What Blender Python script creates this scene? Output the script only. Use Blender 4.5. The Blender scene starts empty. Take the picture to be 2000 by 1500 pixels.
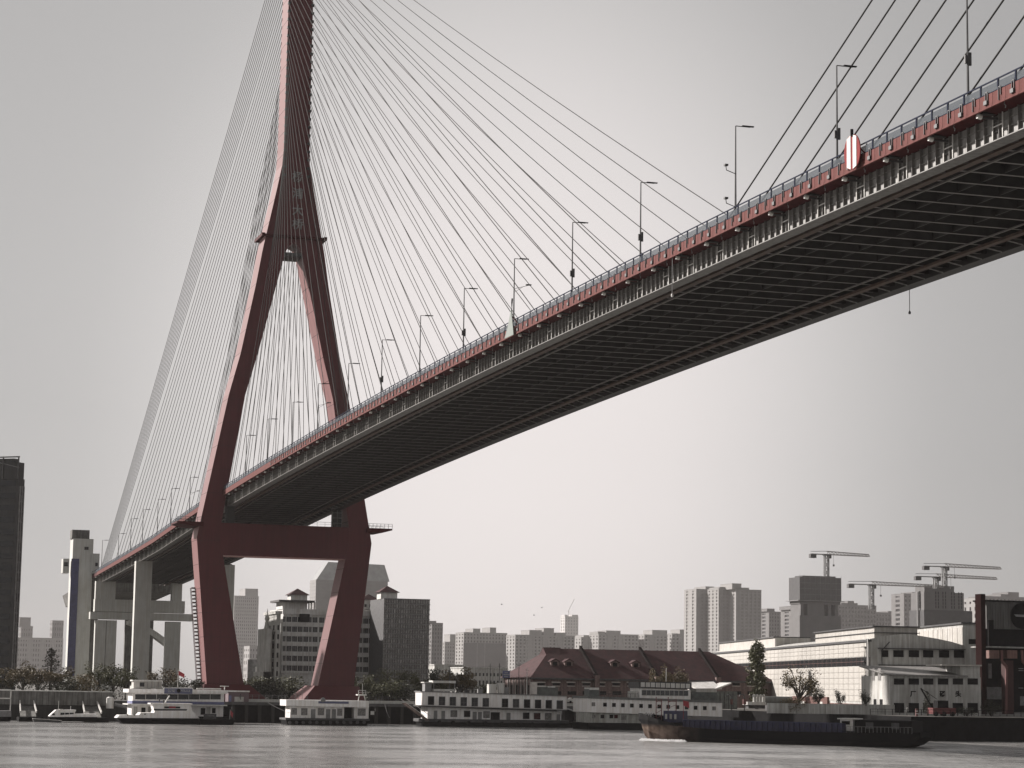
import bpy, math, random
from mathutils import Vector, Matrix
random.seed(7)
S = bpy.context.scene
COL = S.collection
R = math.radians
# ---------------------------------------------------------------- camera
CP = Vector((547.786734, -111.984883, 9.214837))
CR = Vector((0.300842, 0.953551, 0.015311)).normalized()
CB = Vector((0.945487, -0.296122, -0.135522)).normalized()
CU = CB.cross(CR).normalized()
CF = -CB
FP = 4337.98
cd = bpy.data.cameras.new('camera'); cam = bpy.data.objects.new('camera', cd); COL.objects.link(cam)
cam.matrix_world = Matrix(((CR.x, CU.x, CB.x, CP.x), (CR.y, CU.y, CB.y, CP.y), (CR.z, CU.z, CB.z, CP.z), (0, 0, 0, 1)))
cd.sensor_width = 36; cd.lens = FP / 2000 * 36; cd.clip_start = 1; cd.clip_end = 12000
S.camera = cam
# ---------------------------------------------------------------- light and exposure
SUN_EL, SUN_AZ = R(27), R(46)      # azimuth: from -Y toward -X
sdir = Vector((-math.cos(SUN_EL) * math.sin(SUN_AZ), -math.cos(SUN_EL) * math.cos(SUN_AZ), math.sin(SUN_EL)))
sl = bpy.data.lights.new('sun', 'SUN'); sl.energy = 5.0; sl.angle = R(0.9); sl.color = (1.0, .93, .88)
sun = bpy.data.objects.new('sun', sl); COL.objects.link(sun)
sun.rotation_euler = sdir.to_track_quat('Z', 'Y').to_euler()
V = S.view_settings
V.view_transform = 'Standard'; V.look = 'None'; V.gamma = 1; V.use_curve_mapping = False; V.exposure = 0.8
W = bpy.data.worlds.new('World'); S.world = W; W.use_nodes = True
nt = W.node_tree; nt.nodes.clear()
def N(t, **k):
    n = nt.nodes.new(t)
    for a, b in k.items(): setattr(n, a, b)
    return n
L = lambda a, b: nt.links.new(a, b)
sky = N('ShaderNodeTexSky'); sky.sky_type = 'NISHITA'; sky.sun_disc = False
sky.sun_elevation = SUN_EL
sky.sun_rotation = math.atan2(sdir.x, sdir.y)
sky.dust_density = 2.0; sky.air_density = 1.0; sky.altitude = 10
desat = N('ShaderNodeHueSaturation'); desat.inputs['Saturation'].default_value = .03
L(sky.outputs[0], desat.inputs['Color'])
bg1 = N('ShaderNodeBackground'); bg1.inputs[1].default_value = .05
tint = N('ShaderNodeMix'); tint.data_type = 'RGBA'; tint.blend_type = 'MULTIPLY'; tint.inputs[0].default_value = 1
L(desat.outputs[0], tint.inputs[6]); tint.inputs[7].default_value = (.44, .422, .414, 1)
L(tint.outputs[2], bg1.inputs[0])
# vignette painted into the sky: pale glow at the view centre, duller all round
tc = N('ShaderNodeTexCoord')
nrm = N('ShaderNodeVectorMath', operation='NORMALIZE'); L(tc.outputs['Generated'], nrm.inputs[0])
gd = (CF + (990 - 1000) / FP * CR - (830 - 750) / FP * CU).normalized()
dt = N('ShaderNodeVectorMath', operation='DOT_PRODUCT'); L(nrm.outputs[0], dt.inputs[0]); dt.inputs[1].default_value = gd
gr = gd.cross(Vector((0, 0, 1))).normalized(); gu = gr.cross(gd)      # the glow is taller than wide
def mth(op, a, b=None):
    m = N('ShaderNodeMath', operation=op)
    for i, q in enumerate((a, b)):
        if q is None: continue
        if isinstance(q, (int, float)): m.inputs[i].default_value = q
        else: L(q, m.inputs[i])
    return m.outputs[0]
d2 = N('ShaderNodeVectorMath', operation='DOT_PRODUCT'); L(nrm.outputs[0], d2.inputs[0]); d2.inputs[1].default_value = gr
d3 = N('ShaderNodeVectorMath', operation='DOT_PRODUCT'); L(nrm.outputs[0], d3.inputs[0]); d3.inputs[1].default_value = gu * .75
ac = N('ShaderNodeMath', operation='ARCTAN2')
L(mth('SQRT', mth('ADD', mth('MULTIPLY', d2.outputs['Value'], d2.outputs['Value']), mth('MULTIPLY', d3.outputs['Value'], d3.outputs['Value']))), ac.inputs[0]); L(dt.outputs['Value'], ac.inputs[1])
cr = N('ShaderNodeValToRGB'); cr.color_ramp.interpolation = 'B_SPLINE'
dv = N('ShaderNodeMath', operation='DIVIDE'); L(ac.outputs[0], dv.inputs[0]); dv.inputs[1].default_value = R(21)
L(dv.outputs[0], cr.inputs[0])
els = cr.color_ramp.elements
def stop(p, v, t=(1, .945, .93)): 
    e = els.new(p); e.color = (v * t[0], v * t[1], v * t[2], 1)
els[0].position = 0; els[0].color = (.38, .354, .348, 1)
els[1].position = 1; els[1].color = (.135, .131, .13, 1)
stop(.20, .365, (1, .935, .922)); stop(.36, .268, (1, .965, .955)); stop(.52, .16, (1, .99, .985)); stop(.75, .135, (1, 1, 1))
bg2 = N('ShaderNodeBackground'); L(cr.outputs[0], bg2.inputs[0]); bg2.inputs[1].default_value = 1.0
add = N('ShaderNodeAddShader'); L(bg1.outputs[0], add.inputs[0]); L(bg2.outputs[0], add.inputs[1])
wo = N('ShaderNodeOutputWorld'); L(add.outputs[0], wo.inputs[0])
cy = S.cycles
cy.use_denoising = True; cy.max_bounces = 5; cy.diffuse_bounces = 2; cy.glossy_bounces = 2; cy.transparent_max_bounces = 12
cy.volume_bounces = 0; cy.transmission_bounces = 2; cy.caustics_reflective = False; cy.caustics_refractive = False

# ---------------------------------------------------------------- photo geometry -> world (real distances)
def ray(x, y): return CF + (x - 1000) / FP * CR - (y - 750) / FP * CU
def onX(x, y, X): d = ray(x, y); return CP + d * ((X - CP.x) / d.x)
def onY(x, y, Y): d = ray(x, y); return CP + d * ((Y - CP.y) / d.y)
def onZ(x, y, Z): d = ray(x, y); return CP + d * ((Z - CP.z) / d.z)

# ---------------------------------------------------------------- materials
MATS = {}
def mat(name, col, rough=.7, metal=0, var=.15, scale=1.0, streak=0, bump=0, spec=.5, alpha=1, col2=None, emit=0, vs=None):
    if name in MATS: return MATS[name]
    m = bpy.data.materials.new(name); m.use_nodes = True; t = m.node_tree; n = t.nodes; l = t.links
    b = n['Principled BSDF']; b.inputs['Roughness'].default_value = rough; b.inputs['Metallic'].default_value = metal
    b.inputs['Specular IOR Level'].default_value = spec
    if alpha < 1: b.inputs['Alpha'].default_value = alpha
    c = n.new('ShaderNodeTexCoord'); mp = n.new('ShaderNodeMapping'); l.new(c.outputs['Object'], mp.inputs[0])
    if vs: mp.inputs['Scale'].default_value = vs
    nz = n.new('ShaderNodeTexNoise'); nz.inputs['Scale'].default_value = scale; nz.inputs['Detail'].default_value = 6; nz.inputs['Roughness'].default_value = .65
    l.new(mp.outputs[0], nz.inputs[0])
    rp = n.new('ShaderNodeValToRGB'); l.new(nz.outputs[0], rp.inputs[0])
    c2 = col2 or tuple(max(0, x * (1 - 2 * var)) for x in col)
    rp.color_ramp.elements[0].position = .32; rp.color_ramp.elements[1].position = .68
    rp.color_ramp.elements[0].color = (*c2, 1); rp.color_ramp.elements[1].color = (*[min(1, x * (1 + var * .5)) for x in col], 1)
    out = rp.outputs[0]
    if streak:
        m2 = n.new('ShaderNodeMapping'); m2.inputs['Scale'].default_value = (1.2, 1.2, .08); l.new(c.outputs['Object'], m2.inputs[0])
        n2 = n.new('ShaderNodeTexNoise'); n2.inputs['Scale'].default_value = 1.5; n2.inputs['Detail'].default_value = 8; l.new(m2.outputs[0], n2.inputs[0])
        r2 = n.new('ShaderNodeValToRGB'); l.new(n2.outputs[0], r2.inputs[0])
        r2.color_ramp.elements[0].position = .38; r2.color_ramp.elements[1].position = .62
        g = 1 - streak; r2.color_ramp.elements[0].color = (g, g * .97, g * .93, 1); r2.color_ramp.elements[1].color = (1, 1, 1, 1)
        mx = n.new('ShaderNodeMix'); mx.data_type = 'RGBA'; mx.blend_type = 'MULTIPLY'; mx.inputs[0].default_value = 1
        l.new(out, mx.inputs[6]); l.new(r2.outputs[0], mx.inputs[7]); out = mx.outputs[2]
    l.new(out, b.inputs['Base Color'])
    if bump:
        bp = n.new('ShaderNodeBump'); bp.inputs['Strength'].default_value = bump; bp.inputs['Distance'].default_value = .05
        l.new(nz.outputs[0], bp.inputs['Height']); l.new(bp.outputs[0], b.inputs['Normal'])
    MATS[name] = m; return m
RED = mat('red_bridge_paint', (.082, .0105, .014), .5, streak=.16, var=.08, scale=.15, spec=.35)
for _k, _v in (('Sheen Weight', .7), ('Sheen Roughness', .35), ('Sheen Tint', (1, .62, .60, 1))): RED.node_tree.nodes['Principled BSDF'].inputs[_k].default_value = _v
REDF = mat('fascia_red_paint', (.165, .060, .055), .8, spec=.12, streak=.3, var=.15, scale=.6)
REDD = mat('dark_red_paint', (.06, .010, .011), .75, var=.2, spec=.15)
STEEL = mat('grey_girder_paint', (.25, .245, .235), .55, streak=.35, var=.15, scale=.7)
STEELD = mat("dark_shade_steel", (.03, .028, .027), .6, var=.25, scale=.5)  # shade under the deck put into the colour; also serves dark fittings
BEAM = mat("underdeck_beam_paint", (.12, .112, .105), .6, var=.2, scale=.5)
BROWN = mat('rusty_gantry_rail', (.06, .034, .022), .7, var=.3)
SLAB = mat("deck_concrete", (.02, .019, .018), .9, var=.2)  # near black: underdeck shade is part of this colour
CABLE = mat('cable_sheath', (.045, .044, .043), .7, var=.1, spec=.1)
BLUE = mat('railing_blue_grey', (.016, .021, .042), .8, var=.1, spec=.08)
RAILP = mat('railing_mesh_infill', (.10, .112, .125), .9, var=.02, alpha=.62, spec=.05)
CONC = mat("pier_concrete", (.52, .53, .51), .85, streak=.12, var=.07, scale=.2, bump=.2)
CONCD = mat('old_concrete', (.16, .16, .15), .9, streak=.45, var=.25, scale=.5, bump=.3)
WHITE = mat('white_paint', (.66, .66, .64), .5, streak=.18, var=.08, scale=.6)
WHITEB = mat('boat_white_paint', (.88, .87, .86), .45, streak=.16, var=.05, scale=.8)
CREAM = mat('cream_cladding', (.50, .485, .455), .6, streak=.22, var=.1, scale=.4)
PALE = mat("pale_render", (.52, .52, .50), .8, streak=.35, var=.12, scale=.3)
BLACK = mat('black_hull_paint', (.007, .007, .008), .7, var=.4, scale=.8, spec=.05)
DARK = mat('dark_opening', (.008, .008, .009), .8, var=.2, spec=.1)
GLASS = mat('window_glass', (.02, .022, .025), .2, var=.2, spec=.4)
CURT = mat('curtain_glint_pane', (.26, .25, .24), .5, var=.4, scale=3)  # pale panes: curtains on the boats, painted glints on the glass slab
GREY = mat('grey_metal', (.22, .22, .22), .6, var=.2)
DGREY = mat('dark_grey_metal', (.06, .06, .062), .6, var=.3)
BRICK = mat("mauve_brick", (.22, .155, .145), .9, streak=.35, var=.2, scale=2, bump=.3)
ROOF = mat('red_tile_roof', (.056, .016, .018), .9, streak=.2, var=.25, scale=.6, bump=.4)
TRIM = mat('pale_stone_trim', (.62, .58, .54), .8, var=.1)
APT = mat("apartment_wall", (.24, .235, .23), .85, var=.08, scale=.1)
APT2 = mat('apartment_wall_light', (.25, .245, .24), .85, var=.08, scale=.1)
APTD = mat('apartment_wall_dark', (.13, .127, .127), .85, var=.1, scale=.1)
NET = mat('scaffold_netting', (.075, .075, .077), .95, var=.12, scale=.3)
BARK = mat('tree_bark', (.055, .045, .035), .9, var=.3, scale=4)
BLUEP = mat('blue_paint', (.010, .012, .06), .5, var=.3, scale=1)
BLUES = mat('blue_grey_stripe', (.13, .14, .26), .6, var=.15)
RUST = mat('rusty_hull', (.17, .125, .10), .8, streak=.5, var=.45, scale=1.2, bump=.3)
RUSTH = mat('barge_hull_paint', (.006, .006, .007), .8, spec=.02)
_t = RUSTH.node_tree; _n = _t.nodes; _l = _t.links; _b = _n['Principled BSDF']
_c = _n.new('ShaderNodeTexCoord'); _x = _n.new('ShaderNodeSeparateXYZ'); _l.new(_c.outputs['Object'], _x.inputs[0])
_z = _n.new('ShaderNodeTexNoise'); _z.inputs['Scale'].default_value = .7; _z.inputs['Detail'].default_value = 8; _l.new(_c.outputs['Object'], _z.inputs[0])
def _M(op, a, b):
    m = _n.new('ShaderNodeMath'); m.operation = op
    for i, q in enumerate((a, b)):
        if isinstance(q, (int, float)): m.inputs[i].default_value = q
        else: _l.new(q, m.inputs[i])
    return m.outputs[0]
_f = _M('MULTIPLY', _M('SUBTRACT', 13, _x.outputs[0]), .11); _g = _M('MULTIPLY', _M('SUBTRACT', 3.1, _x.outputs[2]), 1.4)
_k = _n.new('ShaderNodeMath'); _k.operation = 'MULTIPLY'; _k.use_clamp = True
_l.new(_M('MINIMUM', _f, _g), _k.inputs[0]); _l.new(_M('ADD', _z.outputs[0], .45), _k.inputs[1])
_m = _n.new('ShaderNodeMix'); _m.data_type = 'RGBA'; _l.new(_k.outputs[0], _m.inputs[0]); _m.inputs[6].default_value = (.008, .008, .009, 1)
_w = _n.new('ShaderNodeValToRGB'); _w.color_ramp.elements[0].color = (.05, .032, .024, 1); _w.color_ramp.elements[1].color = (.13, .10, .083, 1); _w.color_ramp.elements[0].position = .35; _w.color_ramp.elements[1].position = .65
_l.new(_z.outputs[0], _w.inputs[0]); _l.new(_w.outputs[0], _m.inputs[7]); _l.new(_m.outputs[2], _b.inputs['Base Color'])
HAZEC = mat('haze_pale_concrete', (.48, .47, .46), .9, var=.03)  # haze painted in: pale colour fades the far unfinished tower
SIGNB = mat('sign_slate_blue', (.10, .11, .19), .5, var=.05)
FLAG = mat('red_flag', (.30, .03, .04), .7, var=.15)
PINK = mat('pink_tank', (.15, .055, .05), .6, var=.15)
SOIL = mat('city_ground', (.10, .095, .085), .95, var=.3, scale=.05)
def leafmat(name, a, b):
    m = bpy.data.materials.new(name); m.use_nodes = True; t = m.node_tree; n = t.nodes; l = t.links
    p = n['Principled BSDF']; p.inputs['Roughness'].default_value = .6; p.inputs['Specular IOR Level'].default_value = .25
    g = n.new('ShaderNodeTexCoord'); z = n.new('ShaderNodeTexNoise'); z.inputs['Scale'].default_value = .8; z.inputs['Detail'].default_value = 5
    l.new(g.outputs['Object'], z.inputs[0]); r = n.new('ShaderNodeValToRGB'); l.new(z.outputs[0], r.inputs[0])
    r.color_ramp.elements[0].position = .35; r.color_ramp.elements[1].position = .65
    r.color_ramp.elements[0].color = (*a, 1); r.color_ramp.elements[1].color = (*b, 1); l.new(r.outputs[0], p.inputs['Base Color'])
    return m
LEAFG = leafmat('leaf_dull_green', (.04, .045, .02), (.115, .115, .05))
LEAFO = leafmat('leaf_autumn_ochre', (.065, .052, .026), (.17, .13, .065))
LEAFD = leafmat('leaf_dark', (.014, .017, .009), (.036, .038, .020))

# ---------------------------------------------------------------- mesh helper
class MB:
    def __init__(s): s.v = []; s.f = []
    def add(s, vs, fs):
        o = len(s.v); s.v += [tuple(p) for p in vs]; s.f += [tuple(i + o for i in q) for q in fs]; return s
    def box(s, a, b, c, d, e, f):
        if a > b: a, b = b, a
        if c > d: c, d = d, c
        if e > f: e, f = f, e
        return s.add([(a, c, e), (b, c, e), (b, d, e), (a, d, e), (a, c, f), (b, c, f), (b, d, f), (a, d, f)],
                     [(0, 3, 2, 1), (4, 5, 6, 7), (0, 1, 5, 4), (1, 2, 6, 5), (2, 3, 7, 6), (3, 0, 4, 7)])
    def bar(s, p, q, w, h=None):
        h = h or w; p = Vector(p); q = Vector(q); d = (q - p).normalized()
        u = d.cross(Vector((0, 0, 1)))
        if u.length < 1e-4: u = Vector((1, 0, 0))
        u.normalize(); t = u.cross(d)
        vs = [x + u * a * w / 2 + t * b * h / 2 for x in (p, q) for a, b in ((-1, -1), (1, -1), (1, 1), (-1, 1))]
        return s.add(vs, [(0, 1, 2, 3), (7, 6, 5, 4), (0, 4, 5, 1), (1, 5, 6, 2), (2, 6, 7, 3), (3, 7, 4, 0)])
    def tube(s, pts, rad, n=6, cap=True):
        pts = [Vector(p) for p in pts]; m = len(pts); rs = rad if isinstance(rad, (list, tuple)) else [rad] * m
        ref = Vector((0, 0, 1)); vs = []
        for i, p in enumerate(pts):
            d = (pts[min(i + 1, m - 1)] - pts[max(i - 1, 0)]).normalized()
            u = d.cross(ref)
            if u.length < .05: u = d.cross(Vector((1, 0, 0)))
            u.normalize(); t = u.cross(d)
            for k in range(n):
                a = 2 * math.pi * k / n; vs.append(p + (u * math.cos(a) + t * math.sin(a)) * rs[i])
        fs = [(i * n + k, i * n + (k + 1) % n, (i + 1) * n + (k + 1) % n, (i + 1) * n + k) for i in range(m - 1) for k in range(n)]
        if cap: fs += [tuple(range(n - 1, -1, -1)), tuple((m - 1) * n + k for k in range(n))]
        return s.add(vs, fs)
    def loft(s, secs, cap=True):      # secs: list of closed rings of equal length
        n = len(secs[0]); vs = [p for r in secs for p in r]
        fs = [(i * n + k, (i + 1) * n + k, (i + 1) * n + (k + 1) % n, i * n + (k + 1) % n) for i in range(len(secs) - 1) for k in range(n)]
        if cap: fs += [tuple(range(n)), tuple((len(secs) - 1) * n + k for k in range(n - 1, -1, -1))]
        return s.add(vs, fs)
    def poly(s, pts2, v0, v1):        # (u,w) outline extruded along v
        n = len(pts2)
        return s.add([(u, v0, w) for u, w in pts2] + [(u, v1, w) for u, w in pts2],
                     [tuple(range(n)), tuple(range(2 * n - 1, n - 1, -1))] + [(k, n + k, n + (k + 1) % n, (k + 1) % n) for k in range(n)])
    def mesh(s, name, m, smooth=False):
        me = bpy.data.meshes.new(name); me.from_pydata(s.v, [], s.f); me.materials.append(m)
        if smooth: me.polygons.foreach_set('use_smooth', [True] * len(me.polygons))
        import bmesh
        bm = bmesh.new(); bm.from_mesh(me); bmesh.ops.recalc_face_normals(bm, faces=bm.faces); bm.to_mesh(me); bm.free()
        return me
    def build(s, name, m, parent=None, smooth=False, **kw):
        return put(name, s.mesh(name, m, smooth), parent, **kw)
def put(name, me, parent=None, loc=None, rz=0, **kw):
    o = bpy.data.objects.new(name, me); COL.objects.link(o)
    if parent: o.parent = parent
    if loc: o.location = loc
    if rz: o.rotation_euler.z = rz
    for k, v in kw.items(): o[k] = v
    return o
def tag(o, label, cat, group=None):
    o['label'] = label; o['category'] = cat
    if group: o['group'] = group
    return o
def thing(name, label, cat, loc=(0, 0, 0), rz=0, group=None):
    o = bpy.data.objects.new(name, None); COL.objects.link(o); o.location = loc; o.rotation_euler.z = rz
    o.empty_display_size = .5
    return tag(o, label, cat, group)
def box1(*a): return MB().box(*a)
class Fr:     # local frame of a front: u to the right along the front, v away from the river, w up
    def __init__(s, name, label, cat, X=None, px=None, yaw=0, z0=0, group=None, pt=None):
        if pt is None: q = onX(px, 1345, X); pt = (X, q.y)
        s.A = Vector((pt[0], pt[1], z0)); rr = R(90 + yaw); s.ang = rr
        s.u = Vector((math.cos(rr), math.sin(rr), 0)); s.v = Vector((-math.sin(rr), math.cos(rr), 0))
        s.o = thing(name, label, cat, s.A, rr, group) if name else None
    def uw(s, x, y, v=0):
        d = ray(x, y); A = s.A + s.v * v; t = (A - CP).dot(s.v) / d.dot(s.v); P = CP + d * t - A
        return P.dot(s.u), P.z
    def vw(s, x, y, u=0):
        d = ray(x, y); A = s.A + s.u * u; t = (A - CP).dot(s.u) / d.dot(s.u); P = CP + d * t - A
        return P.dot(s.v), P.z
    def r(s, x0, y0, x1, y1, v=0):      # photo rectangle on the plane v -> u0,u1,w0,w1
        xm, ym = (x0 + x1) / 2, (y0 + y1) / 2
        return s.uw(x0, ym, v)[0], s.uw(x1, ym, v)[0], s.uw(xm, y1, v)[1], s.uw(xm, y0, v)[1]
    def bx(s, mb, x0, y0, x1, y1, v0, v1):
        a, b, c, d = s.r(x0, y0, x1, y1, v0); return mb.box(a, b, v0, v1, c, d)
def text(s, size, m, name, parent, loc, rot, ext=.04, off=0):
    cu = bpy.data.curves.new(name, 'FONT'); cu.body = s; cu.size = size; cu.extrude = ext; cu.align_x = 'CENTER'; cu.align_y = 'CENTER'
    cu.resolution_u = 2; cu.offset = off
    tmp = bpy.data.objects.new('tmp', cu); COL.objects.link(tmp)
    bpy.context.view_layer.update()
    me = bpy.data.meshes.new_from_object(tmp.evaluated_get(bpy.context.evaluated_depsgraph_get()))
    bpy.data.objects.remove(tmp); me.materials.clear(); me.materials.append(m); me.name = name
    o = put(name, me, parent, loc); o.rotation_euler = rot; return o
FRONT = (R(90), 0, 0)    # text standing on a front, read from the river (local frames)
# ================================================================ SETTING: water, land, haze
def watermat():
    m = bpy.data.materials.new('river_water'); m.use_nodes = True; t = m.node_tree; n = t.nodes; l = t.links
    p = n['Principled BSDF']; p.inputs['Base Color'].default_value = (.24, .237, .23, 1); p.inputs['Roughness'].default_value = .16
    p.inputs['IOR'].default_value = 1.38; p.inputs['Specular IOR Level'].default_value = 1.0
    c = n.new('ShaderNodeTexCoord'); prev = None
    for sc, vs, st, dist in ((.55, (1, .6, 1), .9, .8), (.14, (1, .5, 1), .5, 1.6), (.27, (1, .8, 1), .7, 1.2), (2.6, (1, .8, 1), .5, .2)):
        mp = n.new('ShaderNodeMapping'); mp.inputs['Scale'].default_value = vs; mp.inputs['Rotation'].default_value = (0, 0, R(17)); l.new(c.outputs['Object'], mp.inputs[0])
        z = n.new('ShaderNodeTexNoise'); z.inputs['Scale'].default_value = sc; z.inputs['Detail'].default_value = 4; l.new(mp.outputs[0], z.inputs[0])
        b = n.new('ShaderNodeBump'); b.inputs['Strength'].default_value = st; b.inputs['Distance'].default_value = dist
        l.new(z.outputs[0], b.inputs['Height'])
        if prev: l.new(prev.outputs[0], b.inputs['Normal'])
        prev = b
    l.new(prev.outputs[0], p.inputs['Normal'])
    # patches of smoother and rougher water
    z = n.new('ShaderNodeTexNoise'); z.inputs['Scale'].default_value = .05; z.inputs['Detail'].default_value = 5; mp = n.new('ShaderNodeMapping'); mp.inputs['Scale'].default_value = (1, .8, 1); l.new(c.outputs['Object'], mp.inputs[0]); l.new(mp.outputs[0], z.inputs[0])
    r = n.new('ShaderNodeMapRange'); r.inputs[1].default_value = .42; r.inputs[2].default_value = .58; r.inputs[3].default_value = .09; r.inputs[4].default_value = .21; l.new(z.outputs[0], r.inputs[0]); l.new(r.outputs[0], p.inputs['Roughness'])
    return m
WATER = watermat()
def sheet(name, pts, z, m, **k):
    me = bpy.data.meshes.new(name); me.from_pydata([(x, y, z) for x, y in pts], [], [tuple(range(len(pts)))]); me.materials.append(m)
    return put(name, me, **k)
sheet('river', [(-100, -1600), (1400, -1600), (1400, 1600), (-100, 1600)], 0, WATER, kind='structure')
GZ = 4.8
QY = 98.0          # the right-hand quay steps out into the river here
sheet('ground', [(-7000, -4000), (4, -4000), (14, -70), (14, QY), (146, QY), (146, 4000), (-7000, 4000)], GZ, SOIL, kind='structure')
q = MB().box(2, 14, -420, QY + 1, -3, GZ - .15); q.build('quay_wall', mat('dark_quay', (.03, .03, .028), .8, streak=.4), kind='structure')  # streaked near-black tone over the whole wall
q = MB().box(10, 146, QY, 700, -3, GZ - .004); q.build('jetty_wall', BLACK, kind='structure')
# flood wall along the left bank, and the coping of the dark jetty at the right
def onground(px, X): return onX(px, 1345, X).y

haze_m = bpy.data.materials.new('haze'); haze_m.use_nodes = True; hn = haze_m.node_tree
hn.nodes.remove(hn.nodes['Principled BSDF'])
hv = hn.nodes.new('ShaderNodeVolumePrincipled'); hv.inputs['Color'].default_value = (.94, .90, .885, 1)
hv.inputs['Density'].default_value = .000036; hv.inputs['Anisotropy'].default_value = 0
hn.links.new(hv.outputs[0], hn.nodes['Material Output'].inputs['Volume'])
h = MB().box(-7600, 640, -1800, 3200, -4, 240).build('haze', haze_m, kind='stuff')

# ================================================================ THE BRIDGE
# deck line: height of the bracket level above water at distance X from the pylon
ZT = [(-262, 46.1), (-231, 46.97), (-167, 48.8), (-112, 50.55), (-60, 53.0)]
def zs(X):
    if X >= -60: return 60.83742 - .59903e-4 * (X - 301) ** 2
    for (a, za), (b, zb) in zip(ZT, ZT[1:]):
        if X <= b: return za + (zb - za) * (X - a) / (b - a)
    return 53
XA, XB = -261.0, 396.0
bridge = thing('cable_stayed_bridge', 'huge red cable-stayed bridge crossing overhead with its diamond-shaped pylon', 'bridge')
def sweep(name, ring, m, parent=bridge, x0=XA, x1=XB, step=9.0, **kw):
    n = max(1, math.ceil((x1 - x0) / step)); xs = [x0 + (x1 - x0) * i / n for i in range(n + 1)]
    return MB().loft([[(x, y, zs(x) + dz) for y, dz in ring] for x in xs]).build(name, m, parent, **kw)
def rect(y0, y1, a, b): return [(y0, a), (y1, a), (y1, b), (y0, b)]
deck = sweep('deck_slab', rect(-15.7, 15.7, .25, .62), SLAB)
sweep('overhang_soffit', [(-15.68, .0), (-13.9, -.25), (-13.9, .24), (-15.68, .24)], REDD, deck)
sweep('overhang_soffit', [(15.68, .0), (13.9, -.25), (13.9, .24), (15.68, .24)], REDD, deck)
girders = []
for s in (-1, 1):
    g = sweep('edge_girder', rect(s * 13.74, s * 13.80, -2.56, -.26), STEEL if s < 0 else STEELD)  # near web in the lit tone, far web in the shaded tone
    sweep('bottom_flange', rect(s * 12.55, s * 14.18, -2.66, -2.562), mat('flange_shade_grey', (.15, .147, .14), .6, streak=.3) if s < 0 else STEELD, g)  # flange darker than the web: shade on its underside is painted in
    girders.append(g)
for dz in (-.95, -1.75):
    sweep('web_rib', rect(-13.97, -13.802, dz - .03, dz + .03), STEEL, girders[0])
# upright stiffeners on the near girder: the 300 nearest are single parts, the rest one joined part
def stiff_mesh():
    return MB().box(-.025, .025, -14.13, -13.802, -2.56, -.28).mesh('web_stiffener', STEEL)
sm = stiff_mesh(); offs = (0, 1.7, 3.3, 4.9, 6.4, 7.8)
allx = sorted([9 * k + o for k in range(-28, 44) for o in offs if XA + 1 < 9 * k + o < XB - 1], reverse=True)
for X in allx[:300]: put('web_stiffener', sm, girders[0], (X, 0, zs(X)))
j = MB()
for X in allx[300:]: z = zs(X); j.box(X - .025, X + .025, -14.13, -13.802, z - 2.56, z - .28)
j.build('web_stiffener', STEEL, girders[0], kind='stuff')
hm = MB().box(-.02, 1.72, -14.15, -14.09, -1.40, -1.30).box(-.06, .04, -14.17, -14.09, -2.56, -.3).box(1.66, 1.76, -14.17, -14.09, -2.56, -.3).mesh('cross_bar', WHITE)
bm_ = MB().tube([(0, -15.66, -.42), (0, -15.25, -.50)], .25, 10).mesh('anchor_socket', WHITE)
am_ = MB().bar((0, -15.2, -.55), (.9, -14.1, -.75), .16, .2).box(-.45, .45, -15.3, -13.9, -.24, -.02).mesh('anchor_arm', STEELD)
cm_ = MB().tube([(4.5, -15.5, -.18), (4.5, -15.55, -.45), (4.75, -15.55, -.62), (4.6, -15.5, -.8)], .05, 5).mesh('drain_spout', GREY)
for k in range(-28, 44):
    X = 9 * k + (0 if k <= 33 else 8 - 9)
    if not XA < X < XB - 3: continue
    z = zs(X)
    put('cross_bar', hm, girders[0], (X, 0, z)); s_ = put('anchor_socket', bm_, bridge, (X, 0, z)); put('anchor_arm', am_, s_)
    put('drain_spout', cm_, deck, (X, 0, z))
# fascia panels along the near edge, each a piece; the far edge is one band
nf = 284; fw = (XB - XA) / (nf + 7)
fm = MB().box(0, fw - .05, -15.95, -15.78, -.32, .92).box(0, fw - .05, -16.02, -15.95, -.34, -.22).mesh('fascia_panel', REDF)
hk = MB().box(-.04, .02, -16.05, -15.97, -.05, 1.12).box(.34, .40, -16.05, -15.97, .35, 1.12).box(-.04, .40, -16.05, -15.97, 1.08, 1.14)
hkm = hk.mesh('pipe_hook', DGREY); gm = MB().box(-.3, .25, -16.12, -15.96, .02, .38).mesh('junction_box', DGREY)
for i in range(nf + 7):
    X = XB - (i + 1) * fw
    if X < -247: break
    f_ = put('fascia_panel', fm, bridge, (X, 0, zs(X))); f_.rotation_euler.y = -math.atan2(zs(X + fw) - zs(X), fw)
    if X > 60: put('pipe_hook', hkm, f_, (fw * .5, 0, 0))
    if X > 60 and i % 2: put('junction_box', gm, f_, (fw * .55, 0, 0))
sweep('fascia_band', rect(-15.77, -15.72, -.3, .9), REDD)
sweep('fascia_band', rect(15.78, 15.95, -.32, .92), REDF)
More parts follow.
